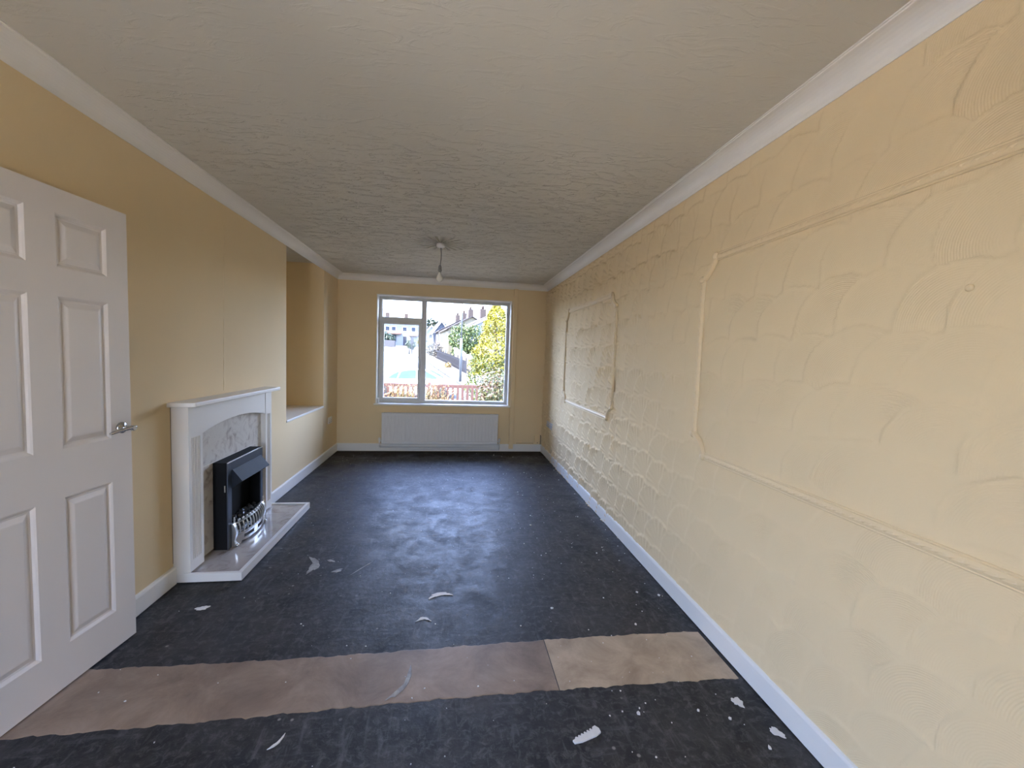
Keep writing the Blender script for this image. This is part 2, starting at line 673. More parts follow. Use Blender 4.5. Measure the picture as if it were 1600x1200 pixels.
# boxed-in lower part of the recess: front board set a touch back so that its joint shows
MB().box((RX + 0.002, RY0 + 0.006, 0.002), (XL - 0.003, RY1 - 0.001, RZ0 - 0.022)).build('boxing_panel', m_cream, wl_)
MB().box((RX + 0.002, RY0 + 0.004, RZ0 - 0.022), (XL + 0.006, RY1 - 0.002, RZ0)).build('alcove_shelf', m_white, wl_, 0.003)
MB().box((XL - 0.02, RY0 + 0.0005, 0.36), (XL - 0.0022, RY0 + 0.0058, 0.70)).build('joint_gap', m_dark, wl_)
# plasterboard seam above the mantel
se = MB()
for k in range(24):
    z0, z1 = 1.10 + k * 0.0475, 1.10 + (k + 1) * 0.0475
    y0 = 3.172 + 0.0007 * k + 0.0015 * math.sin(k * 1.7)
    y1 = 3.172 + 0.0007 * (k + 1) + 0.0015 * math.sin((k + 1) * 1.7)
    h0 = 0.0016 + 0.0010 * math.sin(k * 2.1)
    h1 = 0.0016 + 0.0010 * math.sin((k + 1) * 2.1)
    se.add([(XL, y0 - 0.004, z0), (XL + h0, y0 - 0.001, z0), (XL, y0 + 0.022, z0), (XL, y1 - 0.004, z1), (XL + h1, y1 - 0.001, z1), (XL, y1 + 0.022, z1)],
           [(0, 1, 4, 3), (1, 2, 5, 4)])
se.build('wallpaper_seam', m_cream, wl_)

# hall beyond the doorway
hall = MB()
hx = XL - T - 1.0
hall.box((hx - 0.1, DY0 - 0.10, -0.1), (hx, DY1 + 0.6, H))
hall.box((hx - 0.1, DY0 - 0.20, -0.1), (XL - T, DY0 - 0.10, H))
hall.box((hx - 0.1, DY1 + 0.6, -0.1), (XL - T, DY1 + 0.7, H))
hall.box((hx - 0.1, DY0 - 0.20, H), (XL - T, DY1 + 0.7, H + 0.1))
hall.box((hx - 0.1, DY0 - 0.20, -0.1), (XL - T, DY1 + 0.7, 0.0))
struct(hall.build('wall_hall', m_cream), 'cream hall walls beyond the doorway')
ar = MB()
for (y0, y1) in ((DY0 - 0.06, DY0), (DY1 - 0.004, DY1 + 0.056)):
    ar.box((XL + 0.0005, y0, 0), (XL + 0.0145, y1, DZ1 + 0.06))
ar.box((XL + 0.0005, DY0, DZ1 + 0.0), (XL + 0.0145, DY1 - 0.004, DZ1 + 0.06))
struct(ar.build('trim_5', m_white, None, 0.003), 'white door casing round the doorway')

# wall with the window (far end)
w = MB()
w.box((XL - 0.0, YB, 0), (WX0, YB + T, H))
w.box((WX1, YB, 0), (XR + T, YB + T, H))
w.box((WX0, YB, 0), (WX1, YB + T, WZ0))
w.box((WX0, YB, WZ1), (WX1, YB + T, H))
wb = struct(w.build('wall_back', m_cream), 'cream wall at the far end round the window')

# near wall behind the camera
w = MB()
w.box((XL, YN - T, 0), (PX0, YN, H))
w.box((PX1, YN - T, 0), (XR, YN, H))
w.box((PX0, YN - T, PZ1), (PX1, YN, H))
struct(w.build('wall_near', m_cream), 'cream wall behind the viewpoint')


# right wall: height field of overlapping combed fans
def scallop_wall():
    ys = [-0.25]
    while ys[-1] < YB:
        yy = max(0.0, ys[-1])
        ys.append(ys[-1] + (0.0048 + 0.0011 * yy if ys[-1] > 0.55 else 0.02))
    ys[-1] = YB
    ys = np.array(ys)
    zs = np.linspace(0.0, H, 411)
    Hh = np.zeros((len(ys), len(zs)))
    comb = np.zeros_like(Hh)
    cw = np.zeros_like(Hh)
    pitch = 0.192
    rows = [0.0 + k * pitch for k in range(-1, 14)]
    for zr in rows[::-1]:                                  # from the top down: a lower row laps over the one above
        yy = YB + 0.25 + rng.uniform(0, 0.1)
        while yy > -0.5:                                   # and each fan laps over its far neighbour
            yc = yy + rng.normal(0, 0.012)
            zc = zr - 0.155 + 0.165 + rng.normal(0, 0.007) - 0.19 + 0.185
            r = rng.uniform(0.172, 0.205)
            i0, i1 = np.searchsorted(ys, [yc - r, yc + r])
            j0, j1 = np.searchsorted(zs, [zc - r * 0.75, zc + r])
            if i1 > i0 and j1 > j0:
                Y, Z = np.meshgrid(ys[i0:i1], zs[j0:j1], indexing='ij')
                dY, dZ = Y - yc, Z - zc
                th = np.arctan2(dZ, dY)
                wob = 1 + 0.025 * np.sin(3 * th + rng.uniform(0, 6)) + 0.015 * np.sin(7 * th + rng.uniform(0, 6))
                d = np.sqrt(dY * dY + dZ * dZ)
                rr = r * wob
                msk = d < rr
                q = d / rr
                amp = rng.uniform(0.55, 1.25) * np.interp(yc, [0.6, 2.2, 3.6], [0.90, 1.2, 3.3])
                lip = rng.uniform(0.0006, 0.0026) * (1.6 if rng.uniform() < 0.25 else 1.0)
                span = 0.5 + 0.5 * np.sin(th * rng.uniform(1.5, 3.5) + rng.uniform(0, 6))
                chat = np.maximum(0, np.sin(th * rng.uniform(18, 26) + rng.uniform(0, 6)))
                cen = rng.uniform(1.2, 1.9)
                cg = np.exp(-((th - cen) / 0.33) ** 2)
                hh = amp * (0.0036 * q ** 1.5 + (0.0010 * cg + np.interp(yc, [1.5, 3.5], [0.0, 0.0032])) * chat * np.clip(q * 1.6 - 0.3, 0, 1))
                hh = hh + lip * (0.35 + 0.65 * span) * np.exp(-((rr - d) / 0.0065) ** 2)
                Hs = Hh[i0:i1, j0:j1]
                Hs[msk] = hh[msk]
                comb[i0:i1, j0:j1][msk] = (d + rng.uniform(0, 0.01))[msk]
                cwt = rng.uniform(0.15, 1.0) * (0.2 + 0.8 * span) * 0.8 * np.clip(q * 1.5, 0, 1) * np.clip((1 - q) * 14, 0, 1)
                cw[i0:i1, j0:j1][msk] = cwt[msk]
            yy -= pitch * rng.uniform(0.86, 1.06)
    # gentle hand-worked unevenness
    Yg, Zg = np.meshgrid(ys, zs, indexing='ij')
    Hh += 0.0010 * np.sin(Yg * 5.1 + 1.3 * np.sin(Zg * 4.0)) * np.sin(Zg * 6.3 + Yg)
    Hh *= np.clip((H - 0.075 - Zg) / 0.03, 0.0, 1.0)         # feathered out under the coving
    # soften over the mesh step
    Hh[1:-1, :] = 0.25 * Hh[:-2, :] + 0.5 * Hh[1:-1, :] + 0.25 * Hh[2:, :]
    Hh[:, 1:-1] = 0.25 * Hh[:, :-2] + 0.5 * Hh[:, 1:-1] + 0.25 * Hh[:, 2:]
    ny, nz = Hh.shape
    co = np.stack([XR - Hh, Yg, Zg], axis=-1).reshape(-1, 3)
    idx = np.arange(ny * nz).reshape(ny, nz)
    q = np.stack([idx[:-1, :-1], idx[:-1, 1:], idx[1:, 1:], idx[1:, :-1]], axis=-1).reshape(-1, 4)
    base = co.shape[0]
    # the wall body behind the plaster, and its plain near stretch
    b = MB().box((XR + 0.004, YN - T, 0), (XR + T, YB + 0.0, H)).box((XR - 0.0005, YN, 0), (XR + 0.004, -0.25, H))
    co = np.concatenate([co, np.array(b.v)])
    fb = np.array(b.f) + base
    q = np.concatenate([q, fb])
    me = bpy.data.meshes.new('wall_right')
    me.vertices.add(len(co))
    me.vertices.foreach_set('co', co.astype(np.float32).ravel())
    me.loops.add(q.size)
    me.loops.foreach_set('vertex_index', q.astype(np.int32).ravel())
    me.polygons.add(len(q))
    me.polygons.foreach_set('loop_start', np.arange(0, q.size, 4, dtype=np.int32))
    sm = np.ones(len(q), dtype=bool)
    sm[-len(fb):] = False
    me.update(calc_edges=True)
    me.polygons.foreach_set('use_smooth', sm)
    for nm, arr in (('comb', comb), ('combw', cw)):
        a = me.attributes.new(nm, 'FLOAT', 'POINT')
        full = np.zeros(len(co), dtype=np.float32)
        full[:base] = arr.ravel()
        a.data.foreach_set('value', full)
    me.materials.append(m_scallop)
    me.validate()
    o = bpy.data.objects.new('wall_right', me)
    COL.objects.link(o)
    return o


struct(scallop_wall(), 'cream wall with overlapping combed plaster fans')


# baseboards
def skirt_prof(run):
    return [(0.0, 0.006), (0.015, 0.006), (0.015, 0.098), (0.011, 0.108), (0.004, 0.112), (0.0, 0.112)]


HY0, HY1 = 2.618, 3.832                                  # hearth / surround extent
P = skirt_prof(0)
b = MB()
b.prism(P, lambda p, k: (XL + p[0], (DY1 + 0.057, HY0 - 0.003)[k], p[1]))
b.prism(P, lambda p, k: (XL + p[0], (HY1 + 0.003, YB)[k], p[1]))
struct(b.build('baseboard_left', m_white), 'white baseboard along the left wall')
struct(MB().prism(P, lambda p, k: (XR - p[0], (YN, YB)[k], p[1])).build('baseboard_right', m_white), 'white baseboard along the textured wall')
struct(MB().prism(P, lambda p, k: ((XL + 0.015, XR - 0.015)[k], YB - p[0], p[1])).build('baseboard_back', m_white), 'white baseboard under the window')


# coving
def cove(pts, name, label):
    """pts: function (proj, drop, k) -> 3-d"""
    prof = [(0.0, 0.078), (0.004, 0.078), (0.006, 0.070)]
    for k in range(9):
        a = k / 8 * PI / 2
        prof.append((0.006 + 0.074 * (1 - math.cos(a)), 0.070 - 0.062 * math.sin(a)))
    prof += [(0.082, 0.0045), (0.088, 0.0045), (0.088, 0.0), (0.0, 0.0)]
    return struct(MB().prism(prof, pts).build(name, m_coving), label)


cove(lambda p, k: (XL + p[0], (YN, YB - p[0])[k], H - p[1]), 'trim_1', 'white coving along the top of the left wall')
cove(lambda p, k: (XR - p[0], (YN, YB - p[0])[k], H - p[1]), 'trim_2', 'white coving along the top of the textured wall')
cove(lambda p, k: ((XL + p[0], XR - p[0])[k], YB - p[0], H - p[1]), 'trim_3', 'white coving above the window')

# pipe boxing on the far wall
pb = MB().box((0.842, YB - 0.046, 0.05), (0.902, YB, H - 0.075))
struct(pb.build('trim_4', m_cream, None, 0.003), 'slim cream pipe boxing beside the window')

# ------------------------------------------------------------------ window_1
WY = YB + 0.15
win = bpy.data.objects.new('window_1', None)
COL.objects.link(win)
win.location = ((WX0 + WX1) / 2, YB + 0.15, WZ0)
struct(win, 'three-light grey-white window over the radiator')
FX0, FX1, FZ0, FZ1 = -1.056, 0.809, 0.690, 2.192
rev = MB()
rev.box((WX0, YB - 0.004, WZ0), (WX0 + 0.012, YB + T, WZ1))
rev.box((WX1 - 0.012, YB - 0.004, WZ0), (WX1, YB + T, WZ1))
rev.box((WX0 + 0.012, YB - 0.004, WZ1 - 0.012), (WX1 - 0.012, YB + T, WZ1))
rev.build('reveal', m_reveal, win)
MB().box((WX0 - 0.022, YB - 0.022, WZ0 - 0.014), (WX1 + 0.022, YB + T, WZ0 + 0.010)).build('sill', m_reveal, win, 0.004)


def frame_rect(x0, x1, z0, z1, t, y0, y1):
    b = MB()
    b.box((x0, y0, z0), (x0 + t, y1, z1))
    b.box((x1 - t, y0, z0), (x1, y1, z1))
    b.box((x0 + t, y0, z0), (x1 - t, y1, z0 + t))
    b.box((x0 + t, y0, z1 - t), (x1 - t, y1, z1))
    return b


fo = frame_rect(FX0 - 0.009, FX1 + 0.004, FZ0 - 0.012, FZ1 + 0.010, 0.046, WY, WY + 0.065)
fo.build('outer_frame', m_upvc, win, 0.004)
MB().box((-0.4721, WY, FZ0 + 0.034), (-0.3992, WY + 0.065, FZ1 - 0.036)).build('mullion', m_upvc, win, 0.004)
MB().box((FX0 + 0.037, WY, 1.8477), (-0.4721, WY + 0.065, 1.9115)).build('transom', m_upvc, win, 0.004)
sash = frame_rect(-1.0263, -0.4741, 0.7211, 1.8457, 0.034, WY - 0.014, WY + 0.035).build('casement_sash', m_upvc, win, 0.004)
MB().box((-0.9928, WY + 0.012, 0.7535), (-0.5065, WY + 0.018, 1.8122)).build('pane', m_glass, win)
MB().box((-1.0293, WY + 0.028, 1.9095), (-0.4701, WY + 0.034, 2.1739)).build('pane', m_glass, win)
MB().box((-0.4012, WY + 0.028, 0.7191), (0.775, WY + 0.034, 2.1739)).build('pane', m_glass, win)
hd = MB().box((-0.492, WY - 0.026, 1.235), (-0.476, WY - 0.012, 1.315)).tube([(-0.484, WY - 0.03, 1.30), (-0.484, WY - 0.048, 1.30), (-0.484, WY - 0.050, 1.18)], 0.007, 8)
hd.build('handle', m_greyplastic, win)
MB().box((WX0 + 0.012, YB + 0.02, WZ0 + 0.010), (WX0 + 0.020, YB + 0.06, WZ0 + 0.075)).box((WX0 + 0.012, YB + 0.018, WZ0 + 0.070), (WX0 + 0.042, YB + 0.06, WZ0 + 0.085)).box(
    (WX0 + 0.034, YB + 0.018, WZ0 + 0.012), (WX0 + 0.042, YB + 0.06, WZ0 + 0.070)).build('corner_bracket', m_plastic, win)

# window_2, a glazed side door in the left wall beside the viewpoint
sd = bpy.data.objects.new('window_2', None)
COL.objects.link(sd)
sd.location = (XL - 0.13, (QY0 + QY1) / 2, 0)
struct(sd, 'glazed side door in the left wall beside the viewpoint')
b = MB()
xa, xb = XL - 0.19, XL - 0.13
b.box((xa, QY0, 0), (xb, QY0 + 0.05, QZ1))
b.box((xa, QY1 - 0.05, 0), (xb, QY1, QZ1))
b.box((xa, QY0 + 0.05, 0), (xb, QY1 - 0.05, 0.05))
b.box((xa, QY0 + 0.05, QZ1 - 0.05), (xb, QY1 - 0.05, QZ1))
b.build('outer_frame', m_upvc, sd, 0.004)
qm = (QY0 + QY1) / 2
MB().box((xa, qm - 0.035, 0.05), (xb, qm + 0.035, QZ1 - 0.05)).build('mullion', m_upvc, sd, 0.004)
for y0, y1 in ((QY0 + 0.05, qm - 0.035), (qm + 0.035, QY1 - 0.05)):
    MB().box((XL - 0.163, y0, 0.05), (XL - 0.157, y1, QZ1 - 0.05)).build('pane', m_glass, sd)

# window_3, a glazed garden door in the near wall
gw = bpy.data.objects.new('window_3', None)
COL.objects.link(gw)
gw.location = ((PX0 + PX1) / 2, YN - 0.15, 0)
struct(gw, 'glazed garden door behind the viewpoint')
frame_rect(PX0, PX1, 0.0, PZ1, 0.05, YN - 0.20, YN - 0.14).build('outer_frame', m_upvc, gw, 0.004)
xm = (PX0 + PX1) / 2
MB().box((xm - 0.03, YN - 0.20, 0.05), (xm + 0.03, YN - 0.14, PZ1 - 0.05)).build('mullion', m_upvc, gw, 0.004)
MB().box((PX0 + 0.05, YN - 0.173, 0.05), (xm - 0.03, YN - 0.167, PZ1 - 0.05)).build('pane', m_glass, gw)
MB().box((xm + 0.03, YN - 0.173, 0.05), (PX1 - 0.05, YN - 0.167, PZ1 - 0.05)).build('pane', m_glass, gw)

# ------------------------------------------------------------------ door_1 (open, folded back near the left wall)
DA = 1.4711
DW, DH, DT = 0.726, 1.981, 0.040
dfree = Vector((-1.4888, 2.1683, 0.008))
dd = Vector((math.cos(DA), math.sin(DA), 0))              # hinge -> free edge
dn = Vector((math.sin(DA), -math.cos(DA), 0))             # face towards the room
dh = dfree - dd * DW


def dp(s, z, n=0.0):
    """door coordinates: s from the hinge, height above the door foot, n proud of the face"""
    return dh + dd * s + dn * n + Vector((0, 0, z))


door = bpy.data.objects.new('door_1', None)
COL.objects.link(door)
door.location = dh
struct(door, 'open white six-panel door with a chrome lever')
cols = [(0.099, 0.309), (0.414, 0.624)]
rowsz = [(0.173, 0.777), (0.972, 1.570), (1.682, 1.886)]
xs = [0, cols[0][0], cols[0][1], cols[1][0], cols[1][1], DW]
zz = [0] + [v for r in rowsz for v in r] + [DH]
b = MB()
for i in range(5):
    for j in range(7):
        if i in (1, 3) and j in (1, 3, 5):
            continue
        for nn in (0.0, -DT):
            b.add([dp(xs[i], zz[j], nn), dp(xs[i + 1], zz[j], nn), dp(xs[i + 1], zz[j + 1], nn), dp(xs[i], zz[j + 1], nn)], [(0, 1, 2, 3)])
for (s0, z0, s1, z1) in ((0, 0, DW, 0), (DW, 0, DW, DH), (DW, DH, 0, DH), (0, DH, 0, 0)):
    b.add([dp(s0, z0), dp(s1, z1), dp(s1, z1, -DT), dp(s0, z0, -DT)], [(0, 1, 2, 3)])
b.build('door_leaf', m_door, door)
for (s0, s1) in cols:
    for (z0, z1) in rowsz:
        b = MB()
        for sgn, off in ((1, 0.0), (-1, -DT)):
            rings = [(0.0, 0.0), (0.006, -0.0035), (0.012, -0.0085), (0.020, -0.0095), (0.032, -0.0055), (0.040, -0.0025), (0.044, -0.0020)]
            vs = []
            for ins, dep in rings:
                dep = off + sgn * dep
                vs += [dp(s0 + ins, z0 + ins, dep), dp(s1 - ins, z0 + ins, dep), dp(s1 - ins, z1 - ins, dep), dp(s0 + ins, z1 - ins, dep)]
            fs = []
            for k in range(len(rings) - 1):
                for i in range(4):
                    fs.append((4 * k + i, 4 * k + (i + 1) % 4, 4 * k + 4 + (i + 1) % 4, 4 * k + 4 + i))
            k = len(rings) - 1
            fs.append((4 * k, 4 * k + 1, 4 * k + 2, 4 * k + 3))
            b.add(vs, fs)
        b.build('door_panel', m_door, door)


def lathe_on(pos, axis, prof, n=20):
    """lathe round an arbitrary axis"""
    axis = Vector(axis).normalized()
    a = axis.orthogonal().normalized()
    c = axis.cross(a)
    vs, fs = [], []
    for r, h in prof:
        for i in range(n):
            q = 2 * PI * i / n
            vs.append(Vector(pos) + axis * h + r * (a * math.cos(q) + c * math.sin(q)))
    for j in range(len(prof) - 1):
        for i in range(n):
            fs.append((j * n + i, j * n + (i + 1) % n, (j + 1) * n + (i + 1) % n, (j + 1) * n + i))
    return vs, fs, [tuple(range(n))[::-1], tuple(range((len(prof) - 1) * n, len(prof) * n))]


hp = dp(DW - 0.053, 1.013)
v_, f_, c_ = lathe_on(hp, dn, [(0.026, 0.0), (0.026, 0.006), (0.023, 0.009), (0.010, 0.010), (0.010, 0.044), (0.012, 0.046), (0.012, 0.060), (0.0105, 0.062)])
rose = MB().add(v_, f_, True).add(v_, c_).build('handle_rose', m_chrome, door)
lv = MB()
lp = [hp + dn * 0.053 + dd * (0.012 - t) + Vector((0, 0, z)) for t, z in ((0.0, 0.002), (0.03, 0.002), (0.07, 0.000), (0.105, -0.004), (0.125, -0.007))]
lv.tube(lp, [0.0095, 0.0085, 0.0080, 0.0075, 0.0055], 10)
lv.build('lever', m_chrome, rose)
v_, f_, c_ = lathe_on(dp(DW - 0.053, 1.013, -DT), -dn, [(0.026, 0.0), (0.026, 0.006), (0.023, 0.009), (0.010, 0.010), (0.010, 0.050)])
rose2 = MB().add(v_, f_, True).add(v_, c_).build('handle_rose', m_chrome, door)
MB().tube([hp - dn * (DT + 0.048) + dd * (0.012 - t) for t in (0, 0.04, 0.08, 0.12)], [0.0095, 0.0085, 0.008, 0.006], 10).build('lever', m_chrome, rose2)
# latch face on the free edge
b = MB()
q0 = [dp(DW + 0.0006, z, n) for z, n in ((0.985, -0.009), (0.985, -0.031), (1.045, -0.031), (1.045, -0.009))]
q1 = [p + dd * 0.0012 for p in q0]
b.add(q0 + q1, [(0, 1, 2, 3), (7, 6, 5, 4), (0, 4, 5, 1), (1, 5, 6, 2), (2, 6, 7, 3), (3, 7, 4, 0)])
q0 = [dp(DW + 0.001, z, n) for z, n in ((1.004, -0.013), (1.004, -0.026), (1.026, -0.026), (1.026, -0.013))]
q1 = [p + dd * 0.011 for p in q0]
b.add(q0 + q1, [(0, 1, 2, 3), (7, 6, 5, 4), (0, 4, 5, 1), (1, 5, 6, 2), (2, 6, 7, 3), (3, 7, 4, 0)])
b.build('latch', m_chrome, door)
for z in (0.22, 0.99, 1.74):
    MB().tube([dp(-0.004, z - 0.045, 0.003), dp(-0.004, z + 0.045, 0.003)], 0.006, 10).build('hinge', m_chrome, door)

# ================================================================== FIREPLACE
XF = -1.515                                              # front face of the surround
sur = thing('fireplace_surround', 'white painted fireplace surround with fluted legs and arched opening', 'fireplace', (XL, 3.20, 0.0))
Z0L = 0.0575


def leg(ya, yb, outer_wall_y, flip):
    """ya: outer front edge, yb: inner front edge"""
    lo, hi = min(ya, yb), max(ya, yb)
    b = MB()
    foot = [(XL + 0.001, outer_wall_y), (XF - 0.004, ya), (XF - 0.004, yb), (-1.5500, yb), (XL + 0.001, yb)]
    if flip:
        foot = foot[::-1]
    b.prism(foot, lambda p, k: (p[0], p[1], (Z0L, 1.052)[k]))
    # plain blocks at the head and foot of the flutes
    b.box((XF - 0.004, lo, Z0L), (XF, hi, 0.122))
    b.box((XF - 0.004, lo, 0.862), (XF, hi, 1.052))
    b.box((XF - 0.004, lo, 0.122), (XF, lo + 0.026, 0.862))
    b.box((XF - 0.004, hi - 0.026, 0.122), (XF, hi, 0.862))
    n = 4
    wv = (hi - lo - 0.052) / n
    for k in range(n):
        y0 = lo + 0.026 + k * wv
        prof = [(y0 + wv * t, XF - 0.0085 + 0.0085 * math.sin(PI * t) ** 0.8) for t in [i / 8 for i in range(9)]]
        b.prism([(y, x) for y, x in prof], lambda p, kk: (p[1], p[0], (0.122, 0.862)[kk]))
    b.build('leg', m_mantel, sur)


leg(2.640, 2.778, 2.610, False)
leg(3.760, 3.650, 3.790, True)
# frieze with the shallow arch
na = 24
ya, yb = 2.7785, 3.6495
arch = []
for k in range(na + 1):
    t = k / na
    arch.append((ya + (yb - ya) * t, 0.868 + 0.050 * (1 - (2 * t - 1) ** 2) ** 0.9))
poly = arch + [(yb, 1.052), (ya, 1.052)]
MB().prism(poly, lambda p, k: ((XF - 0.003, XL + 0.001)[k], p[0], p[1])).build('frieze', m_mantel, sur)
mf = [(XL + 0.0005, 2.574), (-1.462, 2.602), (-1.456, 2.610), (-1.456, 3.790), (-1.462, 3.798), (XL + 0.0005, 3.826)]
ms = MB().prism(mf, lambda p, k: (p[0], p[1], (1.0525, 1.0785)[k])).build('mantel_shelf', m_mantel, sur, 0.004)
MB().box((XL + 0.001, 2.7786, Z0L), (-1.552, 3.6494, 0.955)).build('back_panel', m_marble, sur)
MB().box((-1.552, 2.7786, 0.640), (-1.5505, 3.6494, 0.6425)).build('panel_joint', m_mantel, sur)
MB().box((XL + 0.0002, 2.6075, 0.13), (XL + 0.0016, 2.6098, 1.05)).build('edge_gap', m_brownedge, sur)

he = thing('fireplace_hearth', 'low pale marble hearth with a white raised rim', 'hearth', (-1.41, 3.225, 0.0))
hx0, hx1, hy0, hy1 = XL + 0.001, -1.226, 2.622, 3.828
MB().box((hx0, hy0 + 0.021, 0.005), (hx1 - 0.026, hy1 - 0.021, 0.0455)).build('hearth_slab', m_hearth, he)
rm = MB()
rm.box((hx0, hy0, 0.006), (hx1, hy0 + 0.020, 0.057))
rm.box((hx0, hy1 - 0.020, 0.006), (hx1, hy1, 0.057))
rm.box((hx1 - 0.025, hy0 + 0.020, 0.006), (hx1, hy1 - 0.020, 0.057))
rm.build('hearth_rim', m_mantel, he, 0.002)
MB().box((hx0, hy0 + 0.004, 0.0002), (hx1 - 0.006, hy1 - 0.004, 0.0055)).build('underside', m_dark, he)

# electric fire
ef = thing('electric_fire', 'black inset electric fire with hood, coals and silver fret', 'fire', (-1.50, 3.20, 0.046))
BX0, BX1, BY0, BY1, BZ0, BZ1 = -1.551, -1.462, 2.950, 3.462, 0.0465, 0.637
OY0, OY1, OZ1 = 3.000, 3.428, 0.575
bx = MB()
bx.box((BX0, BY0, BZ0), (BX1 - 0.006, OY0 - 0.01, BZ1))
bx.box((BX0, OY1 + 0.01, BZ0), (BX1 - 0.006, BY1, BZ1))
bx.box((BX0, OY0 - 0.01, OZ1 + 0.012), (BX1 - 0.006, OY1 + 0.01, BZ1))
bx.box((BX0, OY0 - 0.01, BZ0), (BX0 + 0.004, OY1 + 0.01, OZ1 + 0.012))
bx.box((BX0 + 0.004, OY0 - 0.01, BZ0), (BX1 - 0.006, OY1 + 0.01, BZ0 + 0.05))
bx.build('fire_box', m_black, ef)
fr = MB()
X0, X1 = BX1 - 0.006, BX1 + 0.002
fr.box((X0, BY0, BZ0), (X1, OY0, BZ1))
fr.box((X0, OY1, BZ0), (X1, BY1, BZ1))
fr.box((X0, OY0, OZ1), (X1, OY1, BZ1))
fr.build('front_trim', m_steel, ef, 0.002)
MB().box((X1 - 0.004, BY0 - 0.001, BZ1 - 0.004), (X1 + 0.0025, BY1 + 0.001, BZ1 + 0.0015)).build('trim_edge', m_silver, ef)
MB().box((BX1 - 0.02, BY0 - 0.003, 0.44), (BX1 - 0.012, BY0 + 0.0005, 0.485)).build('switch', m_silver, ef)
# hood: a tilted plate with cheeks
hdv = MB()
for (t0, t1) in ((0.0, 0.006),):
    poly = [(-1.464, 0.574), (-1.398, 0.497), (-1.394, 0.501), (-1.456, 0.580)]
    hdv.prism(poly, lambda p, k: (p[0], (OY0 + 0.002, OY1 - 0.006)[k], p[1]))
for yy in (OY0 + 0.002, OY1 - 0.010):
    hdv.prism([(-1.464, 0.574), (-1.400, 0.4985), (-1.470, 0.445), (-1.470, 0.560)], lambda p, k: (p[0], (yy, yy + 0.004)[k], p[1]))
hdv.build('hood', m_hood, ef)

# coals
cb = MB()
for k in range(90):
    yc = rng.uniform(OY0 + 0.02, OY1 - 0.02)
    xc = rng.uniform(-1.512, -1.425)
    bow = 0.035 * (1 - ((yc - 3.214) / 0.21) ** 2)
    xc = min(xc, -1.452 + bow)
    zc = 0.165 + 0.45 * max(0, (-1.43 - xc)) + rng.uniform(-0.01, 0.02)
    rad = rng.uniform(0.014, 0.024)
    mm = bmesh.new()
    bmesh.ops.create_icosphere(mm, subdivisions=1, radius=rad)
    vs = []
    for v in mm.verts:
        j = 1 + rng.uniform(-0.28, 0.2)
        vs.append((xc + v.co.x * j, yc + v.co.y * j * 1.2, zc + v.co.z * j * 0.85))
    fs = [tuple(v.index for v in f.verts) for f in mm.faces]
    mm.free()
    cb.add(vs, fs)
cb.box((-1.546, OY0 + 0.005, 0.10), (-1.455, OY1 - 0.005, 0.165))
stuff(cb.build('coals', m_coal, ef))

# silver bow-fronted fret
FY0, FY1 = 2.985, 3.440
fret = None
FYC, FYH = (FY0 + FY1) / 2, (FY1 - FY0) / 2


def bow(y, belly=0.0):
    t = (y - FYC) / FYH
    return -1.448 + 0.040 * (1 - t * t) + belly


def bow_strip(b, z0, z1, bel0, bel1, ya, yb, th=0.006, n=18):
    vs, fs = [], []
    for i in range(n + 1):
        y = ya + (yb - ya) * i / n
        vs += [(bow(y, bel0), y, z0), (bow(y, bel1), y, z1), (bow(y, bel1) - th, y, z1), (bow(y, bel0) - th, y, z0)]
    for i in range(n):
        a = 4 * i
        for k in range(4):
            fs.append((a + k, a + (k + 1) % 4, a + 4 + (k + 1) % 4, a + 4 + k))
    b.add(vs, fs + [(0, 1, 2, 3), (4 * n + 3, 4 * n + 2, 4 * n + 1, 4 * n)])


b = MB()
bow_strip(b, 0.196, 0.206, -0.004, -0.006, FY0 + 0.03, FY1 - 0.03, 0.008)
fret = b.build('fret_top_rail', m_silver, ef, 0.0015)
b = MB()
bow_strip(b, 0.118, 0.130, 0.008, 0.010, FY0 + 0.03, FY1 - 0.03, 0.008)
b.build('fret_middle_rail', m_silver, ef, 0.0015)
nb = 11
for k in range(nb):
    y = FY0 + 0.045 + (FY1 - FY0 - 0.09) * k / (nb - 1)
    pts = []
    for t in [i / 8 for i in range(9)]:
        z = 0.202 - 0.078 * t
        pts.append((bow(y, -0.006 + 0.016 * math.sin(PI * (0.15 + 0.62 * t)) + 0.004 * t), y, z))
    b = MB()
    for dy in (-0.0045, 0.0045):
        pass
    vs, fs = [], []
    for p in pts:
        x, yy, z = p
        vs += [(x, yy - 0.0085, z), (x + 0.004, yy, z), (x, yy + 0.0085, z), (x - 0.005, yy, z)]
    for i in range(len(pts) - 1):
        a = 4 * i
        for q in range(4):
            fs.append((a + q, a + (q + 1) % 4, a + 4 + (q + 1) % 4, a + 4 + q))
    b.add(vs, fs, True)
    b.build('fret_bar', m_silver, ef)
    if k < nb - 1:
        y2 = y + (FY1 - FY0 - 0.09) / (nb - 1) / 2
        c = (bow(y2, -0.010), y2, 0.215)
        bb = MB().lathe([(0.001, -0.011), (0.008, -0.008), (0.0105, 0.0), (0.008, 0.008), (0.001, 0.011)], c, 'z', 12)
        bb.build('fret_bead', m_silver, ef)
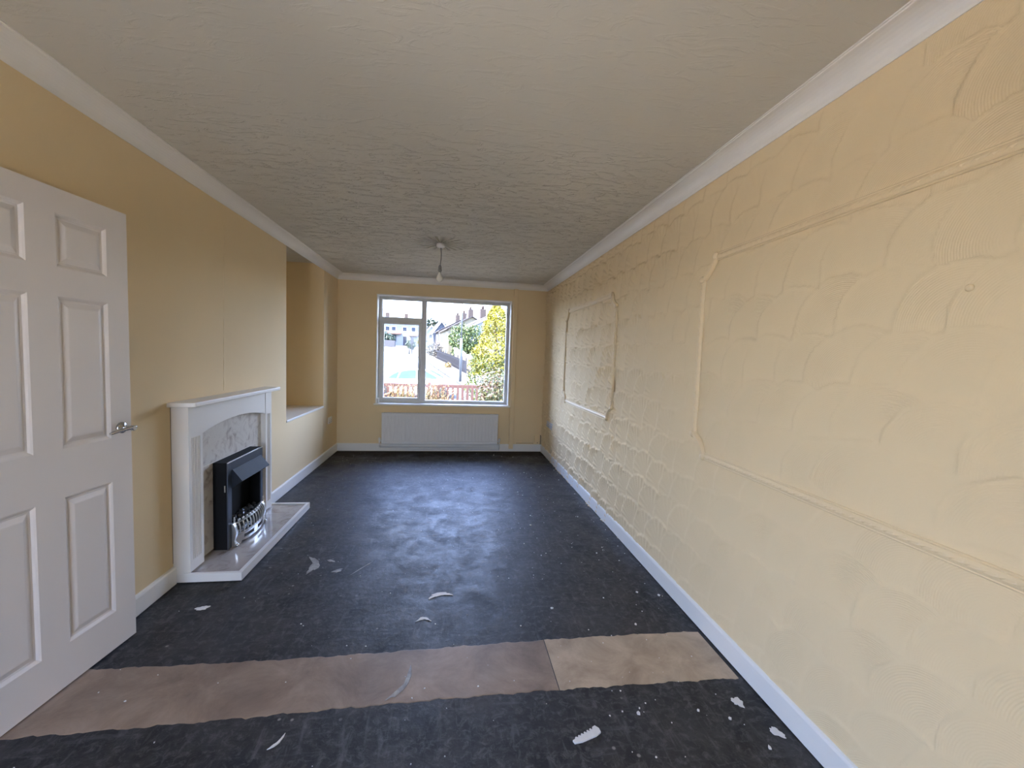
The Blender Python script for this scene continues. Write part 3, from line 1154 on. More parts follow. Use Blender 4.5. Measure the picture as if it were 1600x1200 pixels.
# lower pierced panel of the fret: two slots, shaped foot
b = MB()
ns = 44
rowsf = []
for i in range(ns + 1):
    t = i / ns
    y = FY0 + 0.02 + (FY1 - FY0 - 0.04) * t
    u = abs(2 * t - 1)
    zb = 0.052 if u > 0.80 else (0.068 - 0.010 * math.sin((0.80 - u) / 0.80 * PI) if u > 0.25 else 0.060)
    slot = (0.10 < abs(2 * t - 1) < 0.72)
    rowsf.append((y, zb, slot))
for i in range(ns):
    y0, zb0, s0 = rowsf[i]
    y1, zb1, s1 = rowsf[i + 1]
    segs = [(zb0, zb1, 0.116, 0.116)]
    if s0 and s1:
        segs = [(zb0, zb1, 0.078, 0.078), (0.101, 0.101, 0.116, 0.116)]
    for (a0, a1, c0, c1) in segs:
        x0, x1 = bow(y0, 0.006), bow(y1, 0.006)
        b.add([(x0, y0, a0), (x1, y1, a1), (x1 + 0.002, y1, c1), (x0 + 0.002, y0, c0), (x0 - 0.006, y0, a0), (x1 - 0.006, y1, a1), (x1 - 0.004, y1, c1), (x0 - 0.004, y0, c0)],
              [(0, 1, 2, 3), (7, 6, 5, 4), (0, 4, 5, 1), (3, 2, 6, 7), (1, 5, 6, 2), (0, 3, 7, 4)])
b.build('fret_apron', m_silver, ef)
for (yo, sg) in ((FY0, 1), (FY1, -1)):
    b = MB()
    n = 8
    poly = [(-1.459, 0.050), (-1.436, 0.050), (-1.431, 0.066), (-1.438, 0.090), (-1.432, 0.118), (-1.428, 0.150), (-1.436, 0.185), (-1.446, 0.206), (-1.459, 0.212)]
    b.prism(poly, lambda p, k: (p[0], yo + sg * (0.0, 0.030)[k], p[1]))
    b.lathe([(0.002, -0.010), (0.009, -0.007), (0.012, 0), (0.009, 0.007), (0.002, 0.010)], (-1.428, yo + sg * 0.015, 0.058), 'z', 12)
    b.build('fret_cheek', m_silver, ef, 0.002)
    b = MB().lathe([(0.008, 0.0), (0.008, 0.006), (0.003, 0.010), (0.006, 0.016), (0.008, 0.022), (0.004, 0.030), (0.006, 0.036), (0.001, 0.042)], (-1.445, yo + sg * 0.012, 0.212), 'z', 12)
    b.build('fret_finial', m_silver, ef)

# ================================================================== RADIATOR
RX0, RX1, RZ_0, RZ_1 = -0.967, 0.664, 0.128, 0.562
rad = thing('radiator', 'long white panel radiator under the window', 'radiator', (-0.15, YB - 0.06, 0.12))
yf = YB - 0.115
b = MB()
nf = 33
prof = [(RX0, yf + 0.0075)]
pw = (RX1 - RX0 - 0.06) / nf
for k in range(nf):
    x = RX0 + 0.03 + k * pw
    prof += [(x + pw * 0.10, yf + 0.0075), (x + pw * 0.28, yf + 0.005), (x + pw * 0.72, yf + 0.005), (x + pw * 0.90, yf + 0.0075)]
prof += [(RX1, yf + 0.0075)]
front = prof + [(RX1, yf + 0.022), (RX0, yf + 0.022)]
b.prism(front, lambda p, k: (p[0], p[1], (RZ_0 + 0.035, RZ_1 - 0.04)[k]))
b.box((RX0, yf + 0.002, RZ_0), (RX1, yf + 0.022, RZ_0 + 0.035))
b.box((RX0, yf + 0.002, RZ_1 - 0.04), (RX1, yf + 0.022, RZ_1 - 0.012))
b.build('front_panel', m_rad, rad, 0.003)
MB().box((RX0 + 0.01, yf + 0.060, RZ_0 + 0.01), (RX1 - 0.01, yf + 0.078, RZ_1 - 0.02)).build('rear_panel', m_rad, rad)
b = MB().box((RX0 - 0.002, yf + 0.000, RZ_1 - 0.012), (RX1 + 0.002, yf + 0.010, RZ_1))
b.box((RX0 - 0.002, yf + 0.070, RZ_1 - 0.012), (RX1 + 0.002, yf + 0.080, RZ_1))
for k in range(54):
    x = RX0 + (RX1 - RX0) * k / 53
    b.box((x - 0.004, yf + 0.010, RZ_1 - 0.010), (x + 0.004, yf + 0.070, RZ_1 - 0.002))
b.build('top_grille', m_rad, rad)
for x0, x1 in ((RX0 - 0.002, RX0 + 0.002), (RX1 - 0.002, RX1 + 0.002)):
    MB().box((x0, yf + 0.022, RZ_0 + 0.02), (x1, yf + 0.075, RZ_1 - 0.012)).build('side_cover', m_rad, rad)
for sg, xe in ((-1, RX0), (1, RX1)):
    b = MB().tube([(xe, yf + 0.04, RZ_0 + 0.035), (xe + sg * 0.035, yf + 0.04, RZ_0 + 0.035)], 0.009, 10)
    b.lathe([(0.010, -0.022), (0.012, -0.018), (0.012, 0.012), (0.016, 0.016), (0.016, 0.044), (0.011, 0.050)], (xe + sg * 0.030, yf + 0.04, RZ_0 + 0.030), 'z', 14)
    b.build('valve', m_plastic, rad)
for xb in (-0.7, 0.4):
    MB().box((xb - 0.015, yf + 0.078, RZ_0 + 0.06), (xb + 0.015, YB - 0.0005, RZ_1 - 0.08)).build('wall_bracket', m_rad, rad)
pp = MB()
pp.tube([(RX0 - 0.030, yf + 0.04, RZ_0 + 0.008), (RX0 - 0.030, yf + 0.04, 0.078), (RX0 - 0.022, yf + 0.068, 0.067), (RX0 - 0.01, yf + 0.082, 0.066), (0.83, yf + 0.082, 0.066), (0.8405, yf + 0.082, 0.066)], 0.0075, 8)
pp.tube([(RX1 + 0.030, yf + 0.04, RZ_0 + 0.008), (RX1 + 0.030, yf + 0.05, 0.060), (RX1 + 0.028, yf + 0.076, 0.036), (RX1 + 0.01, yf + 0.082, 0.035), (-1.09, yf + 0.082, 0.035), (-1.10, yf + 0.082, 0.035)], 0.0075, 8)
pp.build('supply_pipe', m_rad, rad)

# access panel and small box on the far wall, low right
ap = thing('wall_panel', 'patched cream access panel low on the wall right of the pipe boxing', 'panel', (1.07, YB - 0.004, 0.13))
b = MB()
npn = 26
top = [(0.925 + (1.213 - 0.925) * k / npn, 0.333 + 0.003 * math.sin(k * 1.3)) for k in range(npn + 1)]
poly = [(0.957, 0.130), (1.213, 0.130)] + top[::-1] + [(0.935, 0.300), (0.945, 0.262), (0.957, 0.245)]
b.prism(poly, lambda p, k: (p[0], YB - (0.0045, 0.0003)[k], p[1]))
b.build('panel_board', m_cream, ap)
b = MB()
for k in range(7):
    z = 0.165 + 0.022 * k
    pts = [(0.965 + 0.24 * t, YB - 0.0045, z + 0.012 * math.sin(t * 3 + k) - 0.010 * t) for t in [i / 12 for i in range(13)]]
    b.tube(pts, [0.0005 + 0.0022 * math.sin(PI * i / 12) for i in range(13)], 6)
b.build('plaster_ridge', m_cream, ap)
MB().box((0.955, YB - 0.0047, 0.126), (1.215, YB - 0.0005, 0.130)).build('lower_gap', m_brownedge, ap)

jb = thing('junction_box', 'small cream surface box on the far wall above the baseboard corner', 'box', (1.272, YB - 0.02, 0.114))
MB().box((1.228, YB - 0.030, 0.116), (1.312, YB - 0.0003, 0.246)).build('box_body', m_cream, jb, 0.003)
MB().box((1.3125, YB - 0.024, 0.114), (1.3205, YB - 0.0003, 0.250)).build('side_gap', m_dark, jb)
MB().lathe([(0.006, 0.0), (0.006, 0.003), (0.003, 0.004)], (1.272, YB - 0.0305, 0.140), 'y', 10).build('screw', m_dark, jb)


# sockets
def socket(name, label, face, y0, y1, z0, z1, gangs, m):
    """on a side wall; face = wall x, normal towards the room"""
    sg = 1 if face < 0 else -1
    t = thing(name, label, 'socket', (face, (y0 + y1) / 2, z0))
    xa, xb = face + sg * 0.0004, face + sg * 0.012
    MB().box((min(xa, xb), y0, z0), (max(xa, xb), y1, z1)).build('face_plate', m, t, 0.002)
    gw_ = (y1 - y0) / gangs
    for g in range(gangs):
        yc = y0 + gw_ * (g + 0.5)
        xs0 = face + sg * 0.012
        xs1 = face + sg * 0.0135
        MB().box((min(xs0, xs1), yc - 0.007, z1 - 0.030), (max(xs0, xs1), yc + 0.007, z1 - 0.012)).build('rocker_switch', m_plastic, t)
        for (dy, dz, hy, hz) in ((0, 0.052, 0.003, 0.005), (-0.011, 0.028, 0.005, 0.003), (0.011, 0.028, 0.005, 0.003)):
            x2 = face + sg * 0.0126
            MB().box((min(xs0, x2), yc + dy - hy, z0 + dz - hz - 0.01), (max(xs0, x2), yc + dy + hy, z0 + dz + hz - 0.01)).build('pin_slot', m_dark, t)
    return t


socket('wall_socket', 'white socket plate on the left wall near the far corner', XL, 5.64, 5.786, 0.447, 0.533, 2, m_plastic)
socket('wall_socket', 'grey double socket on the textured wall nearer the room', XR - 0.0035, 5.395, 5.541, 0.440, 0.526, 2, m_greyplastic)
socket('wall_socket', 'grey socket on the textured wall next to the corner', XR - 0.0035, 5.580, 5.726, 0.442, 0.528, 2, m_greyplastic)

# ================================================================== WALL MOULDINGS
MPROF = [(-0.021, 0.0), (-0.021, 0.005), (-0.017, 0.009), (-0.013, 0.008), (-0.010, 0.011), (-0.004, 0.014), (0.004, 0.014), (0.010, 0.011), (0.013, 0.008), (0.017, 0.010), (0.021, 0.006), (0.021, 0.0)]


def moulding(label, ya, yb, z0, z1, r, lift=0.0006):
    """picture-frame moulding on the right wall; yb is the far side"""
    t = thing('wall_moulding', label, 'moulding', (XR, (ya + yb) / 2, z0), 'moulding frames on the textured wall')
    xw = XR - lift
    out = (-1, 0, 0)

    def rail(p0, p1, nm):
        b = MB()
        b.sweep(MPROF, [p0, p1], out)
        p0, p1 = Vector(p0), Vector(p1)
        L = (p1 - p0).length
        d = (p1 - p0) / L
        n = max(2, int(L / 0.034))
        a = Vector(out).cross(d)
        for k in range(n):                                # the rope-like carved middle
            c = p0 + d * (L * (k + 0.5) / n) + Vector(out) * 0.0136
            h = L / n * 0.42
            vs = [c - d * h - a * 0.004, c - d * h * 0.2 + a * 0.006, c + d * h + a * 0.004, c + d * h * 0.2 - a * 0.006, c + Vector(out) * 0.004]
            b.add(vs, [(0, 1, 4), (1, 2, 4), (2, 3, 4), (3, 0, 4)])
        return b.build(nm, m_scallop_plain, t, 0, True)
    rail((xw, ya + r, z1), (xw, yb - r, z1), 'top_rail')
    rail((xw, yb - r, z0), (xw, ya + r, z0), 'bottom_rail')
    rail((xw, yb, z1 - r), (xw, yb, z0 + r), 'side_rail')
    rail((xw, ya, z0 + r), (xw, ya, z1 - r), 'side_rail')
    for (yc, zc, sy, sz) in ((ya, z0, 1, 1), (yb, z0, -1, 1), (ya, z1, 1, -1), (yb, z1, -1, -1)):
        pts = []
        for k in range(9):
            q = k / 8 * PI / 2
            rr = r * (1.0 - 0.10 * math.sin(2 * q))
            pts.append((xw, yc + sy * (rr * math.cos(q) - 0.004), zc + sz * (rr * math.sin(q) - 0.004)))
        b = MB().sweep([(u * 0.9, w_ * 1.25 + (0.0006 if w_ else 0)) for u, w_ in MPROF], pts, out)
        for e_, cpt in ((0, pts[0]), (1, pts[-1])):
            b.lathe([(0.020, 0.0), (0.020, -0.012), (0.014, -0.020), (0.004, -0.022)], (cpt[0], cpt[1], cpt[2]), 'x', 12)
        b.build('corner_piece', m_scallop_plain, t)
    return t


m_scallop_plain = mat('cream_moulding_paint', CREAM, 0.5, 0.03, 6, 0.15, 90, bdist=0.002)
moulding('small upright moulding frame on the textured wall near the window', 3.345, 4.895, 0.905, 1.962, 0.105, 0.009)
moulding('long moulding frame on the textured wall close to the viewer', 0.13, 2.138, 0.915, 1.962, 0.105)
wp = MB().lathe([(0.010, 0.004), (0.010, -0.004), (0.007, -0.008), (0.002, -0.009)], (XR - 0.003, 0.934, 1.632), 'x', 14).build('wall_plug', m_cream)
tag(wp, 'tiny filled plug knob inside the long moulding frame', 'plug')

# ================================================================== PENDANT LAMP
pl = thing('pendant_lamp', 'bare bulb hanging on a short cord from a white ceiling rose', 'lamp', (ROSE[0], ROSE[1], 2.10))
rx, ry = ROSE
MB().lathe([(0.040, H - 0.0005), (0.042, H - 0.006), (0.041, H - 0.024), (0.036, H - 0.032), (0.012, H - 0.034), (0.008, H - 0.040)], (rx, ry, 0), 'z', 28).build('ceiling_rose', m_plastic, pl)
MB().tube([(rx, ry, H - 0.038), (rx + 0.006, ry, H - 0.09), (rx + 0.005, ry, H - 0.14), (rx + 0.000, ry, H - 0.19), (rx - 0.002, ry, H - 0.205)], 0.0042, 8).build('cord', m_cord, pl)
MB().lathe([(0.005, 2.256), (0.011, 2.250), (0.015, 2.235), (0.015, 2.212), (0.018, 2.210), (0.018, 2.200), (0.014, 2.198), (0.014, 2.186)], (rx - 0.003, ry, 0), 'z', 20).build('lamp_holder', m_cord, pl)
bc = 2.128
MB().lathe([(0.012, 2.190), (0.013, 2.178), (0.017, 2.166), (0.026, 2.150), (0.031, 2.136), (0.032, 2.126), (0.029, 2.112), (0.021, 2.101), (0.010, 2.095), (0.001, 2.094)], (rx - 0.005, ry, 0), 'z', 24).build('bulb', m_bulb, pl)

# ================================================================== FLOOR DETAIL


def wob(k, amp, f=1.0, ph=0.0):
    return amp * (math.sin(k * 1.3 * f + ph) + 0.6 * math.sin(k * 3.1 * f + 1.7 + ph) + 0.4 * math.sin(k * 7.3 * f + ph * 2))


def patch(x0, x1, name, m, j0, j1):
    """concrete infill strip across the floor between x0 and x1"""
    n = max(8, int((x1 - x0) / 0.018))
    b = MB()
    far, near = [], []
    for k in range(n + 1):
        x = x0 + (x1 - x0) * k / n
        far.append((x, 1.935 + 0.012 * math.sin(x * 2.1) + wob(x * 21, 0.0030) + wob(x * 67, 0.0016, 1, 1)))
        near.append((x, 1.628 + 0.012 * math.sin(x * 1.7 + 1) + wob(x * 24, 0.0032, 1, 2) + wob(x * 71, 0.0016, 1, 4)))
    L = near + far[::-1]
    zt = 0.0014
    vs = [(x, y, zt) for x, y in L]
    c = []
    for k in range(n):
        c.append((k, k + 1, 2 * n - k, 2 * n + 1 - k))
    b.add(vs, c)
    b.add(vs + [(x, y + (-0.004 if i <= n else 0.004), 0.0001) for i, (x, y) in enumerate(L)],
          [(i, (i + 1) % len(L), len(L) + (i + 1) % len(L), len(L) + i) for i in range(len(L))])
    return b.build(name, m, fl)


patch(XL + 0.017, 0.482, 'concrete_patch', m_patch1, 0, 0)
patch(0.486, XR - 0.034, 'concrete_patch', m_patch2, 0, 0)['label'] = 'paler right-hand slab of the brown strip'


def blob(cx, cy, lx, ly, rot, seed, z=0.0012, n=26, taper=0.0, jag=0.3, bend=0.0):
    r_ = random.Random(seed)
    pts = []
    ph = [r_.uniform(0, 6.28) for _ in range(4)]
    for k in range(n):
        a = 2 * PI * k / n
        rr = 1 + jag * (0.5 * math.sin(3 * a + ph[0]) + 0.4 * math.sin(5 * a + ph[1]) + 0.3 * math.sin(9 * a + ph[2]) + 0.25 * r_.uniform(-1, 1))
        u, v = lx * rr * math.cos(a), ly * rr * math.sin(a)
        v *= 1 + taper * u / lx
        v += bend * (u / lx) ** 2
        pts.append((cx + u * math.cos(rot) - v * math.sin(rot), cy + u * math.sin(rot) + v * math.cos(rot)))
    b = MB()
    b.add([(x, y, z) for x, y in pts] + [(cx - bend * 0.3 * math.sin(rot), cy + bend * 0.3 * math.cos(rot), z + 0.0006)], [(k, (k + 1) % n, n) for k in range(n)])
    b.add([(x, y, z) for x, y in pts] + [(x, y, 0.0002) for x, y in pts], [(k, (k + 1) % n, n + (k + 1) % n, n + k) for k in range(n)])
    return b


# dried smears stuck to the screed
blob(-0.862, 2.80, 0.105, 0.026, 1.75, 1, bend=0.03).build('plaster_smear', m_plaster, fl)
blob(-0.70, 2.71, 0.03, 0.018, 0.6, 2).build('plaster_smear', m_plaster, fl)
blob(-0.775, 2.845, 0.03, 0.012, -0.5, 3).build('plaster_smear', m_plaster, fl)
blob(-0.165, 1.725, 0.09, 0.008, 1.15, 4, z=0.0032, bend=0.025).build('plaster_smear', m_plaster, fl)
blob(-0.55, 2.74, 0.10, 0.004, 1.0, 5).build('plaster_smear', m_plaster, fl)

# loose scraps, each a thing
b = MB()
cx, cy, ro = 0.530, 1.412, 0.28
L, W_ = 0.058, 0.014
pts = [(-L, -0.012), (-L * 0.5, -0.017), (L * 0.6, -0.016), (L, -0.010), (L * 1.05, 0.006), (L * 0.9, 0.022), (L * 0.68, 0.020)]
for k in range(6):
    x = L * 0.5 - k * L * 0.24
    pts += [(x + 0.004, 0.010 - 0.0012 * k), (x, 0.018 - 0.002 * k), (x - 0.005, 0.017 - 0.002 * k), (x - 0.006, 0.008 - 0.0012 * k)]
pts += [(-L * 1.03, 0.0)]
b.prism([(cx + u * math.cos(ro) - v * math.sin(ro), cy + u * math.sin(ro) + v * math.cos(ro)) for u, v in pts], lambda p, k: (p[0], p[1], (0.0005, 0.007)[k]))
tag(b.build('paint_scrap', m_scrap), 'largest white scrap with a toothed edge on the dark floor in front', 'scrap')
for (x, y, lx, ly, ro, sd, bend, lab) in (
        (-0.045, 2.392, 0.062, 0.017, 0.25, 11, -0.018, 'wide curled white flake in the middle of the floor beyond the strip'),
        (-0.122, 2.172, 0.034, 0.010, 0.05, 12, -0.016, 'thin crescent white flake just beyond the brown strip'),
        (1.272, 1.352, 0.026, 0.016, -0.9, 13, 0.0, 'white flake beside the baseboard at the front right'),
        (1.215, 1.50, 0.020, 0.024, 0.4, 14, 0.0, 'ragged grey-white flake near the right end of the strip'),
        (-1.300, 2.360, 0.030, 0.016, 0.2, 15, 0.0, 'pale flake on the floor between door and hearth'),
        (-0.585, 1.50, 0.030, 0.005, 1.0, 16, 0.008, 'thin white sliver on the near dark floor')):
    tag(blob(x, y, lx, ly, ro, sd, z=0.003, bend=bend).build('paint_scrap', m_scrap), lab, 'scrap')
# crumbs nobody could count
cr = MB()
for k in range(420):
    x = rng.uniform(XL + 0.1, XR - 0.05)
    y = rng.uniform(1.0, 5.95)
    if x < -1.2 and 2.55 < y < 3.9:
        continue
    if k % 3 == 0:
        x = rng.uniform(0.5, XR - 0.04)
    s_ = rng.uniform(0.0012, 0.0036) if k % 12 else rng.uniform(0.004, 0.008)
    zb = 0.0024 if 1.60 < y < 1.96 else 0.0003
    pts = [(x + s_ * rng.uniform(0.6, 1.4) * math.cos(a), y + s_ * rng.uniform(0.6, 1.4) * math.sin(a)) for a in (0, 1.3, 2.5, 3.8, 5.0)]
    cr.prism(pts, lambda p, kk: (p[0], p[1], (zb, zb + s_ * 0.7)[kk]))
co_ = stuff(cr.build('plaster_crumbs', m_scrap))
tag(co_, 'white plaster crumbs scattered over the dark floor', 'crumbs')

# ================================================================== OUTSIDE
m_ground = stone_mat('pale_garden_ground', (0.30, 0.26, 0.20), (0.42, 0.37, 0.29), (0.52, 0.47, 0.38), 1.2)
m_road = stone_mat('pale_grey_asphalt', (0.36, 0.37, 0.38), (0.44, 0.45, 0.46), (0.52, 0.53, 0.54), 0.8)
m_pave = stone_mat('cream_pavement', (0.50, 0.44, 0.34), (0.60, 0.54, 0.43), (0.66, 0.60, 0.50), 1.5)
m_kerb = mat('dark_kerb', (0.16, 0.15, 0.16), 0.8, 0.2, 5)
m_redwood = mat('red_brown_fence_wood', (0.36, 0.14, 0.09), 0.7, 0.25, 6)
m_darkfence = mat('purple_grey_fence', (0.16, 0.15, 0.20), 0.7, 0.2, 6)
m_coping = mat('white_coping', (0.72, 0.70, 0.68), 0.6, 0.06, 6)
m_carwhite = mat('white_car_paint', (0.80, 0.80, 0.80), 0.2, 0.02, 4, coat=0.8)
m_cargrey = mat('silver_car_paint', (0.50, 0.51, 0.54), 0.25, 0.03, 4, coat=0.7)
m_carglass = mat('car_window_glass', (0.08, 0.27, 0.34), 0.06, 0.2, 3)
m_rubber = mat('black_rubber', (0.02, 0.02, 0.02), 0.8, 0.1, 10)
m_lampglass = mat('headlamp_glass', (0.45, 0.50, 0.45), 0.08, 0.3, 20)
m_pole = mat('grey_steel_pole', (0.42, 0.45, 0.47), 0.5, 0.05, 8, metal=0.3)
m_bark = mat('brown_bark', (0.12, 0.08, 0.05), 0.9, 0.3, 8, 0.4, 30)
m_render = mat('white_render', (0.70, 0.70, 0.70), 0.8, 0.04, 2)
m_render2 = mat('blue_grey_render', (0.42, 0.46, 0.55), 0.8, 0.05, 2)
m_cream_r = mat('yellow_cream_render', (0.68, 0.56, 0.33), 0.8, 0.05, 2)
m_brick = mat('brown_brickwork', (0.34, 0.21, 0.15), 0.85, 0.2, 9)
m_roof = mat('brown_roof_tiles', (0.30, 0.20, 0.17), 0.8, 0.2, 6, 0.3, 12)
m_roofred = mat('red_brown_roof_tiles', (0.38, 0.22, 0.16), 0.8, 0.2, 6, 0.3, 12)
m_wframe = mat('white_house_window_frame', (0.72, 0.72, 0.72), 0.5, 0.03, 5)
m_wpane = mat('dark_house_pane', (0.03, 0.035, 0.045), 0.5, 0.3, 3, spec=0.1)
m_red = mat('faded_red_canopy', (0.52, 0.20, 0.14), 0.7, 0.1, 5)


def leaf_mat(name, cols, rough=0.5, scale=9):
    m, n, l, b = new_mat(name)
    oi = n.new('ShaderNodeNewGeometry')
    r = n.new('ShaderNodeValToRGB')
    cr_ = r.color_ramp
    cr_.elements[0].color = (*cols[0], 1)
    cr_.elements[1].color = (*cols[-1], 1)
    for i, c in enumerate(cols[1:-1]):
        el = cr_.elements.new((i + 1) / (len(cols) - 1))
        el.color = (*c, 1)
    l.new(oi.outputs['Random Per Island'], r.inputs[0])
    l.new(r.outputs[0], b.inputs['Base Color'])
    b.inputs['Roughness'].default_value = rough
    return m


m_gold = leaf_mat('golden_conifer_leaf', [(0.30, 0.27, 0.02), (0.58, 0.50, 0.02), (0.72, 0.62, 0.03), (0.80, 0.72, 0.10)])
m_goldgreen = leaf_mat('green_conifer_leaf', [(0.10, 0.16, 0.02), (0.24, 0.30, 0.03), (0.38, 0.40, 0.05)])
m_leafgreen = leaf_mat('bright_green_leaf', [(0.10, 0.17, 0.04), (0.26, 0.36, 0.07), (0.44, 0.52, 0.14)])
m_photinia = leaf_mat('red_green_leaf', [(0.12, 0.20, 0.05), (0.26, 0.34, 0.08), (0.46, 0.46, 0.14), (0.50, 0.22, 0.12), (0.42, 0.36, 0.14), (0.20, 0.26, 0.10)])
m_dry = leaf_mat('dry_orange_stem', [(0.55, 0.42, 0.12), (0.52, 0.24, 0.10), (0.60, 0.50, 0.16), (0.40, 0.16, 0.10), (0.48, 0.40, 0.10)])
m_yellowbush = leaf_mat('yellow_bush_leaf', [(0.42, 0.36, 0.03), (0.66, 0.54, 0.05), (0.70, 0.60, 0.10)])
m_bluegreen = leaf_mat('blue_green_leaf', [(0.10, 0.18, 0.12), (0.20, 0.30, 0.18), (0.30, 0.40, 0.22)])
m_darkleaf = leaf_mat('dark_green_leaf', [(0.06, 0.10, 0.05), (0.12, 0.18, 0.08), (0.20, 0.24, 0.12)])
m_hedge = leaf_mat('brown_hedge_leaf', [(0.20, 0.16, 0.12), (0.30, 0.24, 0.18), (0.34, 0.30, 0.22)])


def tone(m, f):
    for nd in m.node_tree.nodes:
        if nd.type == 'VALTORGB':
            for el in nd.color_ramp.elements:
                el.color = (*[c * f for c in el.color[:3]], 1)
        elif nd.type == 'MIX':
            for sck in nd.inputs:
                if sck.type == 'RGBA':
                    sck.default_value = (*[c * f for c in sck.default_value[:3]], 1)


for m_, f_ in ((m_ground, .22), (m_road, .2), (m_pave, .2), (m_kerb, .2), (m_redwood, .30), (m_darkfence, .14), (m_cargrey, .3), (m_cream_r, .27), (m_brick, .15), (m_roof, .13),
               (m_roofred, .14), (m_render2, .16), (m_red, .25), (m_gold, .46), (m_goldgreen, .42), (m_leafgreen, .36), (m_photinia, .32), (m_dry, .52), (m_yellowbush, .26),
               (m_bluegreen, .26), (m_darkleaf, .28), (m_hedge, .28), (m_pole, .35), (m_render, .34), (m_coping, .6), (m_carglass, .5), (m_bark, .6)):
    tone(m_, f_ * 0.66)


def gz(y):
    """height of the street outside: level by the house, then rising away"""
    return -0.75 if y <= 20 else -0.75 + 0.048 * (y - 20)


g = MB()
ysg = [-60, -14, -1.4, 6.35, 14, 20, 30, 45, 60, 80, 110, 150, 220]
xsg = [-120, -60, -30, -12, -5, 0, 5, 12, 30, 60, 120]
vs = [(x, y, (-0.16 if y < 0 else (-0.45 if y < 12 else gz(y) - 0.02))) for y in ysg for x in xsg]
nx_ = len(xsg)
g.add(vs, [(j * nx_ + i, j * nx_ + i + 1, (j + 1) * nx_ + i + 1, (j + 1) * nx_ + i) for j in range(len(ysg) - 1) for i in range(nx_ - 1)])
struct(g.build('ground', m_ground), 'pale ground around the house and up the street')


m_bounce_slab = stone_mat('pale_bounce_concrete', (0.46, 0.41, 0.34), (0.56, 0.50, 0.42), (0.64, 0.58, 0.50), 1.5)
pt = MB().box((-14, -14, -0.4), (XL - T - 0.05, -0.02, -0.05)).box((XL - T - 0.05, -14, -0.4), (9, YN - T - 0.05, -0.05))  # unseen pale slab, added to throw warm sunlight in through the near doors
struct(pt.build('bounce_slab', m_bounce_slab), 'unseen pale slab added beside the house to reflect sunlight indoors')


def ribbon(name, left, right, m, lift, label):
    b = MB()
    L = [(x, y, gz(y) + lift) for x, y in left]
    R_ = [(x, y, gz(y) + lift) for x, y in right]
    n = len(L)
    b.add(L + R_ + [(x, y, z - 0.05 - lift) for x, y, z in L + R_],
          [(i, i + 1, n + i + 1, n + i) for i in range(n - 1)]
          + [(i, i + 1, 2 * n + i + 1, 2 * n + i) for i in range(n - 1)]
          + [(n + i, n + i + 1, 3 * n + i + 1, 3 * n + i) for i in range(n - 1)])
    return struct(b.build(name, m), label)


roadR = [(2.2, 19.0), (0.6, 24.9), (-1.23, 35.7), (-2.8, 45.5), (-4.5, 53.7), (-7.6, 67.2), (-9.98, 78.0), (-17.0, 105)]
roadL = [(-16, 19.0), (-14, 24.9), (-13, 35.7), (-12.5, 45.5), (-12.6, 53.7), (-13.2, 67.2), (-15.0, 80), (-24, 108)]
pavR = [(4.2, 19.0), (3.0, 24.9), (0.95, 33.0), (-0.55, 43.0), (-2.05, 51.5), (-4.0, 66.5), (-6.5, 80), (-14, 108)]
ribbon('road', roadL, roadR, m_road, 0.0, 'pale grey road curving uphill')
ribbon('pavement', [(x + 0.14, y) for x, y in roadR], pavR, m_pave, 0.09, 'cream pavement beside the road')
kb = bpy.data.objects.new('kerb', None)
COL.objects.link(kb)
struct(kb, 'dark kerb stones along the road edge')
for i in range(len(roadR) - 1):
    (x0, y0), (x1, y1) = roadR[i], roadR[i + 1]
    n = max(1, int((y1 - y0) / 3.0))
    for k in range(n):
        t0, t1 = k / n, (k + 0.93) / n
        a = (x0 + (x1 - x0) * t0, y0 + (y1 - y0) * t0)
        c = (x0 + (x1 - x0) * t1, y0 + (y1 - y0) * t1)
        b = MB()
        za, zc = gz(a[1]), gz(c[1])
        b.add([(a[0], a[1], za - 0.04), (a[0] + 0.14, a[1], za - 0.04), (a[0] + 0.14, a[1], za + 0.11), (a[0], a[1], za + 0.11),
               (c[0], c[1], zc - 0.04), (c[0] + 0.14, c[1], zc - 0.04), (c[0] + 0.14, c[1], zc + 0.11), (c[0], c[1], zc + 0.11)],
              [(0, 1, 2, 3), (7, 6, 5, 4), (0, 4, 5, 1), (3, 2, 6, 7), (1, 5, 6, 2), (0, 3, 7, 4)])
        b.build('kerb_stone', m_kerb, kb)

# picket fence at the front of the garden
pf = thing('picket_fence', 'red-brown picket fence across the garden in front of the white car', 'fence', (-0.6, 13.0, -0.75))
px0, px1 = -3.2, 2.6
for nm, z0, z1 in (('fence_rail', 0.37, 0.47), ('fence_rail', -0.42, -0.32)):
    MB().box((px0, 13.03, z0), (px1, 13.07, z1)).build(nm, m_redwood, pf)
pk = MB().box((-0.040, 12.995, -0.735), (0.040, 13.03, 0.40)).add(
    [(-0.040, 12.995, 0.40), (0.040, 12.995, 0.40), (0.0, 12.995, 0.45), (-0.040, 13.03, 0.40), (0.040, 13.03, 0.40), (0.0, 13.03, 0.45)],
    [(0, 1, 2), (5, 4, 3), (0, 2, 5, 3), (1, 4, 5, 2)])
x = px0 + 0.06
first = None
while x < px1:
    if first is None:
        first = pk.build('picket', m_redwood, pf)
        x0p = x
        first.location = (x, 0, 0)
    else:
        copy_part(first, pf, (x, 0, 0))
    x += 0.150
for x in (-2.55, -0.72, 1.1):
    MB().box((x - 0.05, 13.07, -0.745), (x + 0.05, 13.17, 0.52)).build('fence_post', m_redwood, pf)


